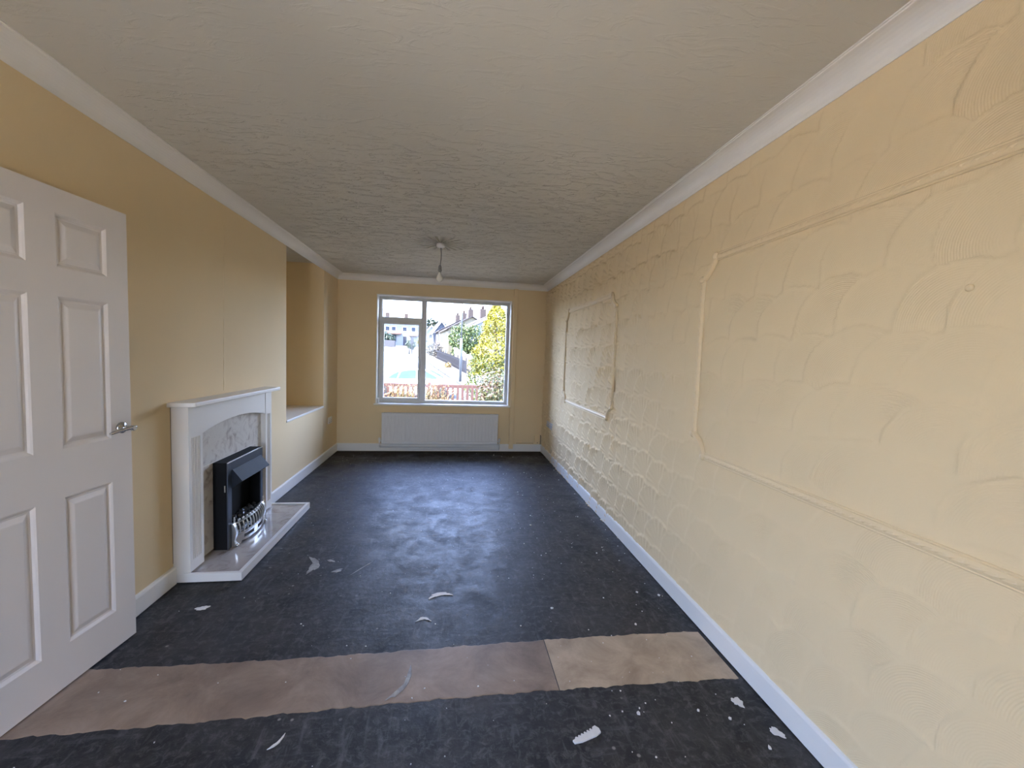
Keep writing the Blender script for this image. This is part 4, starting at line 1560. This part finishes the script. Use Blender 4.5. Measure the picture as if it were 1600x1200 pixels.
# ---- plants
def leaves(b, n, pos_fn, size, flat=0.0):
    for _ in range(n):
        p, s_ = pos_fn()
        s_ = size * s_
        u = rng.normal(size=3)
        u /= np.linalg.norm(u)
        v = np.cross(u, rng.normal(size=3))
        v /= np.linalg.norm(v)
        w_ = np.cross(u, v) * 0.25 * s_
        p = np.array(p)
        b.add([p - u * s_, p + v * s_ * 0.5 + w_, p + u * s_, p - v * s_ * 0.5 + w_], [(0, 1, 2, 3)])


def ell(cx, cy, cz, rx_, ry_, rz_, rmin=0.55):
    def fn():
        d = rng.normal(size=3)
        d /= np.linalg.norm(d)
        k = rng.uniform(rmin, 1.0) * (1 + 0.10 * math.sin(5 * d[0] + 7 * d[2]))
        return (cx + d[0] * rx_ * k, cy + d[1] * ry_ * k, cz + d[2] * rz_ * k), rng.uniform(0.6, 1.2)
    return fn


def plant(name, label, cat, base, blobs, m, n, size, trunk_h, trunk_r=0.06, group=None, mtrunk=None):
    t = thing(name, label, cat, base, group)
    b = MB()
    tot = sum(bb[3] * bb[4] * bb[5] for bb in blobs)
    for bb in blobs:
        leaves(b, int(n * (bb[3] * bb[4] * bb[5]) / tot) + 20, ell(*bb[:6]), size)
    stuff(b.build('foliage', m, t, 0, False))
    MB().tube([(base[0], base[1], base[2] - 0.02), (base[0] + 0.02, base[1], base[2] + trunk_h * 0.5), (base[0], base[1], base[2] + trunk_h)], [trunk_r, trunk_r * 0.8, trunk_r * 0.4], 8).build('stem', mtrunk or m_bark, t)
    return t


# golden conifer: tapering crown
ct = thing('golden_conifer', 'tall bright golden conifer at the right of the window view', 'tree', (1.75, 16.2, -0.75))


def cone_fn(z0, z1, rb, cx, cy, pw=0.75):
    def fn():
        t = rng.uniform(0, 1) ** 1.25
        z = z0 + (z1 - z0) * t
        r = rb * (1 - t) ** pw * rng.uniform(0.72, 1.05) * (1 + 0.14 * math.sin(9 * z) * math.sin(4 * z + 1))
        a = rng.uniform(0, 2 * PI)
        r = r * (1 + 0.12 * math.sin(5 * a + 3 * z))
        return (cx + r * math.cos(a) + 0.16 * (z - 2.2) * (-0.7), cy + r * math.sin(a), z), rng.uniform(0.6, 1.3)
    return fn


b = MB()
leaves(b, 9000, cone_fn(0.7, 3.48, 1.18, 1.72, 16.2, 0.70), 0.055)
stuff(b.build('foliage', m_gold, ct, 0, False))
b = MB()
leaves(b, 3800, cone_fn(-0.6, 1.45, 1.16, 1.30, 16.0, 0.22), 0.055)
stuff(b.build('lower_foliage', m_goldgreen, ct, 0, False))['label'] = 'greener foliage at the foot of the conifer'
MB().tube([(1.7, 16.2, -0.77), (1.68, 16.2, 1.0), (1.55, 16.2, 2.9)], [0.10, 0.08, 0.03], 8).build('trunk', m_bark, ct)

plant('red_tipped_shrub', 'large red-tipped green shrub low at the right of the window', 'shrub', (1.25, 10.3, -0.45),
      [(1.02, 10.2, 0.62, 0.42, 0.42, 0.50), (1.45, 10.5, 0.62, 0.46, 0.45, 0.50), (0.98, 10.1, 0.10, 0.52, 0.45, 0.45), (1.55, 10.3, 0.15, 0.50, 0.45, 0.50)], m_photinia, 3600, 0.045, 0.7)
plant('green_tree', 'loose bright green tree behind the street lamp', 'tree', (1.45, 43.5, gz(43.5)),
      [(0.65, 43.5, 2.95, 1.22, 0.9, 1.7), (1.85, 43.6, 2.85, 1.3, 0.9, 1.75), (1.2, 43.5, 1.6, 1.4, 0.85, 1.2)], m_leafgreen, 4200, 0.15, 2.2, 0.12)
# dry climber straggling over the picket fence
t = thing('dry_climber', 'dry orange climber straggling over the left of the picket fence', 'plant', (-1.3, 12.85, -0.5))
b = MB()
for k in range(210):
    x = rng.uniform(-2.9, -0.15)
    z = rng.uniform(-0.45, 0.1)
    pts = [(x, 12.86 + rng.uniform(-0.04, 0.04), z)]
    a = rng.uniform(1.0, 2.1)
    for s_ in range(4):
        a += rng.uniform(-0.4, 0.4)
        p = pts[-1]
        pts.append((p[0] + 0.11 * math.cos(a), p[1] + rng.uniform(-0.02, 0.02), min(0.52, p[2] + 0.11 * math.sin(a))))
    b.tube(pts, [0.012, 0.011, 0.009, 0.007, 0.004], 4, False)
stuff(b.build('stems', m_dry, t, 0, False))
b = MB()
leaves(b, 2400, lambda: ((rng.uniform(-2.9, -0.1), 12.82 + rng.uniform(-0.1, 0.08), rng.uniform(-0.45, 0.50) ** 1 if rng.uniform() < 0.6 else rng.uniform(-0.45, 0.1)), rng.uniform(0.5, 1.2)), 0.032)
stuff(b.build('foliage', m_dry, t, 0, False))

# street lamp
ls = thing('street_lamp', 'tall thin grey street lamp in front of the green tree', 'lamp', (0.47, 27.0, gz(27.0)))
z0 = gz(27.0)
MB().tube([(0.47, 27, z0 - 0.03), (0.47, 27, 1.9), (0.47, 27, 2.45)], [0.085, 0.085, 0.08], 12).build('lower_pole', m_pole, ls)
MB().tube([(0.47, 27, 2.44), (0.47, 27, 5.6)], [0.042, 0.034], 12).build('upper_pole', m_pole, ls)
MB().tube([(0.47, 27, 5.58), (0.46, 26.9, 5.72), (0.44, 26.6, 5.80), (0.42, 26.1, 5.82)], [0.045, 0.045, 0.045, 0.05], 10).box((0.32, 25.6, 5.76), (0.52, 26.15, 5.86)).build('lamp_head', m_pole, ls)

# white car: side on, nose to the right
car = thing('parked_car', 'white car parked side-on behind the picket fence', 'car', (-1.9, 21.0, -0.75))
CG = -0.75
side = [(-4.05, 0.32), (-4.10, 0.62), (-4.02, 0.86), (-3.60, 0.93), (-2.9, 0.93), (-1.0, 0.95), (-0.45, 0.99), (-0.05, 0.92), (0.16, 0.78), (0.24, 0.55), (0.22, 0.32)]
b = MB()
ybs = [(20.16, 0.10), (20.06, 0.04), (20.04, 0.0), (21.76, 0.0), (21.74, 0.04), (21.64, 0.10)]
rings = []
for yv, ins in ybs:
    ring = []
    for (x, z) in side:
        xx = x + (ins if x < -2 else -ins)
        zz_ = z - (ins * 0.5 if z > 0.6 else 0)
        ring.append((xx, yv, CG + zz_))
    rings.append(ring)
k = len(side)
vs = [p for r in rings for p in r]
fs = []
for i in range(len(rings) - 1):
    for j in range(k):
        fs.append((i * k + j, i * k + (j + 1) % k, (i + 1) * k + (j + 1) % k, (i + 1) * k + j))
b.add(vs, fs, True)
b.add(vs, [tuple(range(k)), tuple(range((len(rings) - 1) * k, len(rings) * k))[::-1]])
b.build('body', m_carwhite, car)
cab = [(-3.55, 0.91), (-3.10, 1.10), (-2.55, 1.30), (-2.05, 1.405), (-1.60, 1.43), (-1.25, 1.39), (-0.85, 1.20), (-0.42, 0.96)]
b = MB()
rings = []
for yv, top in ((20.08, 0.0), (20.30, 0.985), (20.44, 1.0), (21.36, 1.0), (21.50, 0.985), (21.72, 0.0)):
    ring = []
    for (x, z) in cab:
        zz_ = 0.91 + (z - 0.91) * top
        ring.append((x, yv, CG + zz_))
    rings.append(ring)
k = len(cab)
vs = [p for r in rings for p in r]
fs = [(i * k + j, i * k + j + 1, (i + 1) * k + j + 1, (i + 1) * k + j) for i in range(5) for j in range(k - 1)]
b.add(vs, fs, True)
b.build('roof', m_carwhite, car)


def side_y(z):
    return 20.08 + 0.22 * (z - 0.91) / 0.49


for poly, nm in (([(-3.02, 0.945), (-2.62, 0.945), (-2.50, 1.275), (-2.60, 1.245), (-2.85, 1.11)], 'rear_quarter_window'),
                 ([(-2.56, 0.945), (-1.72, 0.945), (-1.74, 1.355), (-2.05, 1.35), (-2.42, 1.285)], 'rear_side_window'),
                 ([(-1.66, 0.945), (-0.62, 0.955), (-0.92, 1.14), (-1.28, 1.325), (-1.68, 1.355)], 'front_side_window')):
    b = MB()
    b.prism(poly, lambda p, kk: (p[0], side_y(p[1]) - (0.030, 0.006)[kk], CG + p[1]))
    b.build(nm, m_carglass, car)
b = MB().prism([(-1.18, 1.365), (-0.50, 0.985), (-0.485, 0.992), (-1.17, 1.378)], lambda p, kk: (p[0] + 0.02, (20.36, 21.44)[kk], CG + p[1] + 0.012))
b.build('windscreen', m_carglass, car)
MB().box((-0.72, 19.94, CG + 0.95), (-0.58, 20.10, CG + 1.06)).build('door_mirror', m_carwhite, car, 0.02)
b = MB().prism([(-0.06, 0.80), (0.20, 0.64), (0.22, 0.70), (0.05, 0.86)], lambda p, kk: (p[0], (20.02, 20.40)[kk], CG + p[1]))
b.build('headlamp', m_lampglass, car)
for xw_ in (-3.25, -0.55):
    for yw in (20.02, 21.56):
        wv_ = MB().lathe([(0.05, 0.0), (0.28, 0.0), (0.315, 0.03), (0.315, 0.19), (0.28, 0.22), (0.05, 0.22)], (xw_, yw, CG + 0.315), 'y', 24)
        wv_.build('wheel', m_rubber, car)

# dark fence along the pavement, stepping up the hill
df = thing('boundary_fence', 'dark purple-grey post fence running uphill beside the pavement', 'fence', (0.9, 33.0, gz(33)))
fpts = [(1.0, 33.0), (0.72, 35.0), (0.40, 37.2), (0.06, 39.6), (-0.28, 42.0), (-0.66, 44.6), (-1.1, 47.2), (-1.55, 50.0), (-2.1, 53.0)]
for i in range(len(fpts) - 1):
    (x0, y0), (x1, y1) = fpts[i], fpts[i + 1]
    for k in range(5):
        tt = k / 5
        xx, yy = x0 + (x1 - x0) * tt, y0 + (y1 - y0) * tt
        zb = gz(yy)
        b = MB().box((xx - 0.045, yy - 0.06, zb - 0.03), (xx + 0.045, yy + 0.06, zb + (1.30 if k == 0 else 1.05)))
        b.build('fence_post' if k == 0 else 'fence_pale', m_darkfence, df)
    za, zc = gz(y0), gz(y1)
    for h0 in (0.25, 0.85):
        b = MB()
        b.add([(x0, y0, za + h0), (x0 + 0.05, y0, za + h0), (x0 + 0.05, y0, za + h0 + 0.09), (x0, y0, za + h0 + 0.09),
               (x1, y1, zc + h0), (x1 + 0.05, y1, zc + h0), (x1 + 0.05, y1, zc + h0 + 0.09), (x1, y1, zc + h0 + 0.09)],
              [(0, 1, 2, 3), (7, 6, 5, 4), (0, 4, 5, 1), (3, 2, 6, 7), (1, 5, 6, 2), (0, 3, 7, 4)])
        b.build('fence_rail', m_darkfence, df)
# white swooping coping of the wall just behind that fence
cp = thing('garden_wall', 'low garden wall with a swooping white coping behind the dark fence', 'wall', (1.3, 36.0, gz(36)))
wpts = [(1.55, 33.4), (1.2, 35.6), (0.85, 37.8), (0.5, 40.0), (0.15, 42.2)]
b, c = MB(), MB()
for i in range(len(wpts) - 1):
    for k in range(4):
        t0, t1 = k / 4, (k + 1) / 4
        hs = []
        for tt in (t0, t1):
            xx = wpts[i][0] + (wpts[i + 1][0] - wpts[i][0]) * tt
            yy = wpts[i][1] + (wpts[i + 1][1] - wpts[i][1]) * tt
            gl = (i + tt) / (len(wpts) - 1)
            hh = 1.05 + 0.45 * gl + 0.14 * abs(math.sin(gl * PI * 2.5))
            hs.append((xx, yy, gz(yy), gz(yy) + hh))
        (xa, ya_, z0a, z1a), (xb_, yb_, z0b, z1b) = hs
        for mb, dx, l0a, l1a, l0b, l1b in ((b, 0.10, z0a - 0.03, z1a, z0b - 0.03, z1b), (c, 0.16, z1a, z1a + 0.14, z1b, z1b + 0.14)):
            mb.add([(xa - dx, ya_, l0a), (xa + dx, ya_, l0a), (xa + dx, ya_, l1a), (xa - dx, ya_, l1a), (xb_ - dx, yb_, l0b), (xb_ + dx, yb_, l0b), (xb_ + dx, yb_, l1b), (xb_ - dx, yb_, l1b)],
                   [(0, 1, 2, 3), (7, 6, 5, 4), (0, 4, 5, 1), (3, 2, 6, 7), (1, 5, 6, 2), (0, 3, 7, 4)])
b.build('wall_body', m_cream_r, cp)
c.build('coping', m_coping, cp)
plant('brown_hedge', 'brown clipped hedge beyond the dark fence', 'hedge', (-2.6, 55.5, gz(55.5)),
      [(-2.0, 54.5, gz(54.5) + 0.8, 0.7, 1.6, 0.95), (-2.9, 58.5, gz(58.5) + 0.8, 0.8, 2.0, 1.0)], m_hedge, 1800, 0.13, 0.7)
plant('yellow_bush', 'round yellow bush far up the street by the window mullion', 'bush', (-6.0, 82, gz(82)), [(-6.0, 82, gz(82) + 1.3, 0.95, 0.95, 1.05)], m_yellowbush, 900, 0.20, 0.8)
plant('verge_grass', 'dry yellow grass tuft at the foot of the dark fence', 'plant', (-0.45, 38.8, gz(38.8)), [(-0.5, 38.8, gz(38.8) + 0.22, 0.32, 0.9, 0.26)], m_dry, 500, 0.09, 0.15, 0.02)

# far parked cars at the top of the street


def far_car(label, x, y, m, rot=0.13):
    t = thing('distant_car', label, 'car', (x, y, gz(y)))
    ca, sa = math.cos(rot), math.sin(rot)

    def tr(u, v, z):
        return (x + u * ca - v * sa, y + u * sa + v * ca, gz(y) + 0.048 * (u * sa + v * ca) + z)
    prof = [(-2.0, 0.30), (-2.05, 0.75), (-1.4, 0.92), (-0.9, 1.38), (0.5, 1.42), (1.2, 0.98), (2.0, 0.80), (2.05, 0.30)]
    MB().prism(prof, lambda p, k: tr((-0.82, 0.82)[k], p[0], p[1])).build('body', m, t, 0.05)
    MB().prism([(-1.25, 0.95), (-0.82, 1.30), (0.42, 1.33), (1.0, 0.98)], lambda p, k: tr((-0.835, 0.835)[k], p[0], p[1])).build('side_window', m_carglass, t)
    MB().prism([(-0.66, 0.98), (0.66, 0.98), (0.56, 1.32), (-0.56, 1.32)], lambda p, k: tr(p[0], -1.38 + (p[1] - 0.95) * 1.1 - (0.02, -0.05)[k], p[1])).build('rear_window', m_carglass, t)
    for u in (-0.72, 0.72):
        for v in (-1.25, 1.25):
            q = tr(u, v, 0.31)
            MB().lathe([(0.05, -0.09), (0.31, -0.09), (0.31, 0.09), (0.05, 0.09)], q, 'x', 16).build('wheel', m_rubber, t)
    return t


far_car('white car parked far up the street beside the mullion', -4.15, 66.0, m_carwhite)
far_car('silver car parked just beyond the white one up the street', -5.0, 73.0, m_cargrey)


# houses
def house(label, x, y, zb, wdt, dep, eave, ridge, mwall, mroof, rot, wins_side, wins_front, chim=(), fascia=True, ridge_along=True):
    """gabled house: x, y its near street corner; gable looks to -y, long street side to -x"""
    t = thing('house', label, 'house', (x, y, zb))
    ca, sa = math.cos(rot), math.sin(rot)

    def tr(u, v, z):
        return (x + u * ca - v * sa, y + u * sa + v * ca, zb + z)
    e_, r_ = eave, ridge
    b = MB()
    poly = [(0, 0), (wdt, 0), (wdt, e_), (wdt / 2, r_), (0, e_)]
    b.prism(poly, lambda p, k: tr(p[0], (0, dep)[k], p[1]))
    b.build('walls', mwall, t)
    sl = (r_ - e_) / (wdt / 2)
    rf = MB()
    oh, th = 0.32, 0.16
    rp = [(-oh, e_ - oh * sl), (wdt / 2, r_), (wdt + oh, e_ - oh * sl), (wdt + oh, e_ - oh * sl + th), (wdt / 2, r_ + th), (-oh, e_ - oh * sl + th)]
    rf.prism(rp, lambda p, k: tr(p[0], (-0.25, dep + 0.25)[k], p[1] + 0.01))
    rfo = rf.build('roof', mroof, t)
    if fascia:
        fb_ = MB()
        fp = [(-oh, e_ - oh * sl - 0.10), (wdt / 2, r_ - 0.12), (wdt + oh, e_ - oh * sl - 0.10), (wdt + oh, e_ - oh * sl + 0.06), (wdt / 2, r_ + 0.06), (-oh, e_ - oh * sl + 0.06)]
        fb_.prism(fp, lambda p, k: tr(p[0], (-0.33, -0.25)[k], p[1]))
        fb_.build('verge_board', m_wframe, t)
    for (v0, v1, z0_, z1_) in wins_side:
        f_ = MB().prism([(v0, z0_), (v1, z0_), (v1, z1_), (v0, z1_)], lambda p, k: tr((-0.06, 0.04)[k], p[0], p[1])).build('window', m_wframe, t)
        MB().prism([(v0 + 0.12, z0_ + 0.12), (v1 - 0.12, z0_ + 0.12), (v1 - 0.12, z1_ - 0.12), (v0 + 0.12, z1_ - 0.12)], lambda p, k: tr((-0.09, -0.055)[k], p[0], p[1])).build('pane', m_wpane, f_)
    for (u0, u1, z0_, z1_) in wins_front:
        f_ = MB().prism([(u0, z0_), (u1, z0_), (u1, z1_), (u0, z1_)], lambda p, k: tr(p[0], (-0.06, 0.04)[k], p[1])).build('window', m_wframe, t)
        MB().prism([(u0 + 0.12, z0_ + 0.12), (u1 - 0.12, z0_ + 0.12), (u1 - 0.12, z1_ - 0.12), (u0 + 0.12, z1_ - 0.12)], lambda p, k: tr(p[0], (-0.09, -0.055)[k], p[1])).build('pane', m_wpane, f_)
    for (v, wd) in chim:
        c_ = MB().prism([(v, r_ - 0.5), (v + wd, r_ - 0.5), (v + wd, r_ + 1.15), (v, r_ + 1.15)], lambda p, k: tr(wdt / 2 + (-0.35, 0.35)[k], p[0], p[1])).build('chimney', m_brick, rfo)
        for q in (0.25, 0.75):
            cc = tr(wdt / 2, v + wd * q, r_ + 1.14)
            MB().lathe([(0.14, 0.0), (0.12, 0.3), (0.15, 0.42)], cc, 'z', 10).build('chimney_pot', m_roofred, rfo)
    return t


RT = 0.14
house('pale house nearest up the street, mostly behind the golden conifer', 1.45, 45.0, 0.0, 5.2, 9.0, 4.35, 5.75, m_render, m_roof, RT, [(1.5, 2.6, 2.8, 3.9), (4.5, 5.6, 2.8, 3.9)], [], chim=((4.6, 1.0),))
house('yellow-cream gabled house in the middle of the terrace', -0.75, 58.0, 0.8, 6.4, 10.0, 4.1, 5.85, m_cream_r, m_roof, RT, [(1.2, 2.6, 2.3, 3.6), (6.2, 7.8, 2.3, 3.6), (1.2, 2.6, 0.4, 1.5)], [], chim=((0.9, 1.2), (6.5, 1.2)), fascia=False)
house('brown brick house joined beyond the yellow-cream one', -2.15, 68.4, 1.2, 6.4, 8.0, 4.0, 5.75, m_brick, m_roof, RT, [(0.8, 2.2, 2.2, 3.5), (4.4, 6.0, 2.2, 3.5), (0.8, 2.2, 0.3, 1.5)], [], chim=((3.0, 1.2),), fascia=False)
house('blue-grey house with a white front gable further up the street', -3.75, 78.2, 1.7, 2.9, 9.0, 3.7, 5.7, m_render2, m_roofred, RT, [(1.0, 2.2, 1.9, 3.2)], [(0.5, 1.2, 1.7, 2.9), (1.8, 2.4, 1.7, 2.9), (0.5, 1.2, 0.3, 1.3)], fascia=True)
house('small pale house with a red-brown roof at the end of the row', -6.6, 97.6, 2.8, 3.0, 4.6, 3.4, 5.0, m_render, m_roofred, RT, [(1.0, 2.2, 1.9, 3.2)], [(1.4, 2.5, 1.6, 2.7)])

# terrace across the end of the road, left
hl = thing('house', 'long white terrace facing down the road at the left', 'house', (-11.8, 96.0, 2.9))
hx0_, hx1_ = -19.5, -7.9
zb_ = 2.9
MB().box((hx0_, 96, zb_ - 0.6), (hx1_, 103, zb_ + 5.3)).build('walls', m_render, hl)
b = MB().prism([(95.5, 5.2), (103.5, 5.2), (99.5, 6.6)], lambda p, k: ((hx0_ - 0.3, hx1_ + 0.3)[k], p[0], zb_ + p[1]))
rfl = b.build('roof', m_roof, hl)
for xc in (-15.2, -11.0):
    MB().box((xc - 0.4, 99.1, zb_ + 6.0), (xc + 0.4, 99.9, zb_ + 7.5)).build('chimney', m_brick, rfl)
for xc in (-14.6, -13.3, -10.9, -9.0):
    f_ = MB().box((xc - 0.55, 95.93, zb_ + 3.15), (xc + 0.55, 96.02, zb_ + 4.30)).build('window', m_wframe, hl)
    MB().box((xc - 0.43, 95.90, zb_ + 3.27), (xc + 0.43, 95.94, zb_ + 4.18)).build('pane', m_wpane, f_)
MB().prism([(94.9, 2.55), (96.0, 2.75), (96.0, 3.0), (94.9, 2.65)], lambda p, k: ((-14.6, -11.6)[k], p[0], zb_ + p[1])).build('canopy', m_red, hl)
MB().prism([(94.9, 2.25), (96.0, 2.45), (96.0, 2.7), (94.9, 2.35)], lambda p, k: ((-10.0, -8.0)[k], p[0], zb_ + p[1])).build('canopy', m_red, hl)
MB().box((-14.2, 95.93, zb_ + 0.9), (-12.7, 96.03, zb_ + 2.4)).build('garage_opening', m_wpane, hl)
MB().box((-11.2, 95.93, zb_ + 0.05), (-10.5, 96.03, zb_ + 2.1)).build('front_door', m_darkfence, hl)
lw = thing('boundary_wall', 'blue-grey wall in front of the white terrace at the left', 'wall', (-14.0, 88.0, gz(88)))
MB().add([(-18.5, 93.5, gz(93.5) - 0.1), (-11.6, 85.5, gz(85.5) - 0.1), (-11.6, 85.5, gz(85.5) + 1.35), (-18.5, 93.5, gz(93.5) + 1.35),
          (-18.4, 93.8, gz(93.5) - 0.1), (-11.5, 85.8, gz(85.5) - 0.1), (-11.5, 85.8, gz(85.5) + 1.35), (-18.4, 93.8, gz(93.5) + 1.35)],
         [(0, 1, 2, 3), (7, 6, 5, 4), (0, 4, 5, 1), (3, 2, 6, 7), (1, 5, 6, 2), (0, 3, 7, 4)]).build('wall_body', m_darkfence, lw)
plant('bluegreen_bush', 'blue-green bush above the blue-grey wall', 'bush', (-14.2, 92.2, gz(92.2)), [(-14.4, 92.2, gz(92.2) + 1.7, 1.5, 1.0, 1.2), (-13.2, 91.9, gz(92) + 1.4, 1.0, 0.9, 0.9)], m_bluegreen, 900, 0.26, 1.2)
plant('roadside_bush', 'green bush with yellow tips beside the sign post', 'bush', (-7.6, 74.5, gz(74.5)), [(-7.4, 74.5, gz(74.5) + 1.0, 0.9, 0.9, 0.9)], m_bluegreen, 600, 0.18, 0.7)
sp_ = thing('sign_post', 'dark slim sign post on the far pavement', 'post', (-5.85, 60.5, gz(60.5)))
MB().tube([(-5.85, 60.5, gz(60.5) - 0.02), (-5.85, 60.5, gz(60.5) + 2.5)], 0.07, 10).build('post', m_darkfence, sp_)
MB().box((-6.05, 60.40, gz(60.5) + 1.5), (-5.65, 60.44, gz(60.5) + 2.45)).build('sign_plate', m_darkfence, sp_)
sp2 = thing('bollard', 'short dark bollard next to the slim sign post', 'post', (-6.25, 61.0, gz(61)))
MB().tube([(-6.25, 61.0, gz(61) - 0.02), (-6.25, 61.0, gz(61) + 0.9)], 0.08, 10).build('post', m_darkfence, sp2)
plant('hillside_tree', 'dark green trees on the hill above the small pale house', 'tree', (-6.8, 125, gz(125)), [(-6.6, 125, gz(125) + 5.0, 2.6, 2, 2.4), (-4.5, 126, gz(125) + 4.6, 2.4, 2, 2.0)], m_darkleaf, 900, 0.5, 3.5, 0.3)
plant('tall_tree', 'dim tall tree behind the conifer at the top right of the window', 'tree', (4.6, 38.0, gz(38)), [(4.55, 38, 5.2, 0.45, 0.45, 0.9), (4.8, 38.2, 4.0, 0.8, 0.7, 1.2), (4.0, 38.2, 4.1, 0.4, 0.4, 0.35)], m_darkleaf, 800, 0.10, 4.6, 0.12)
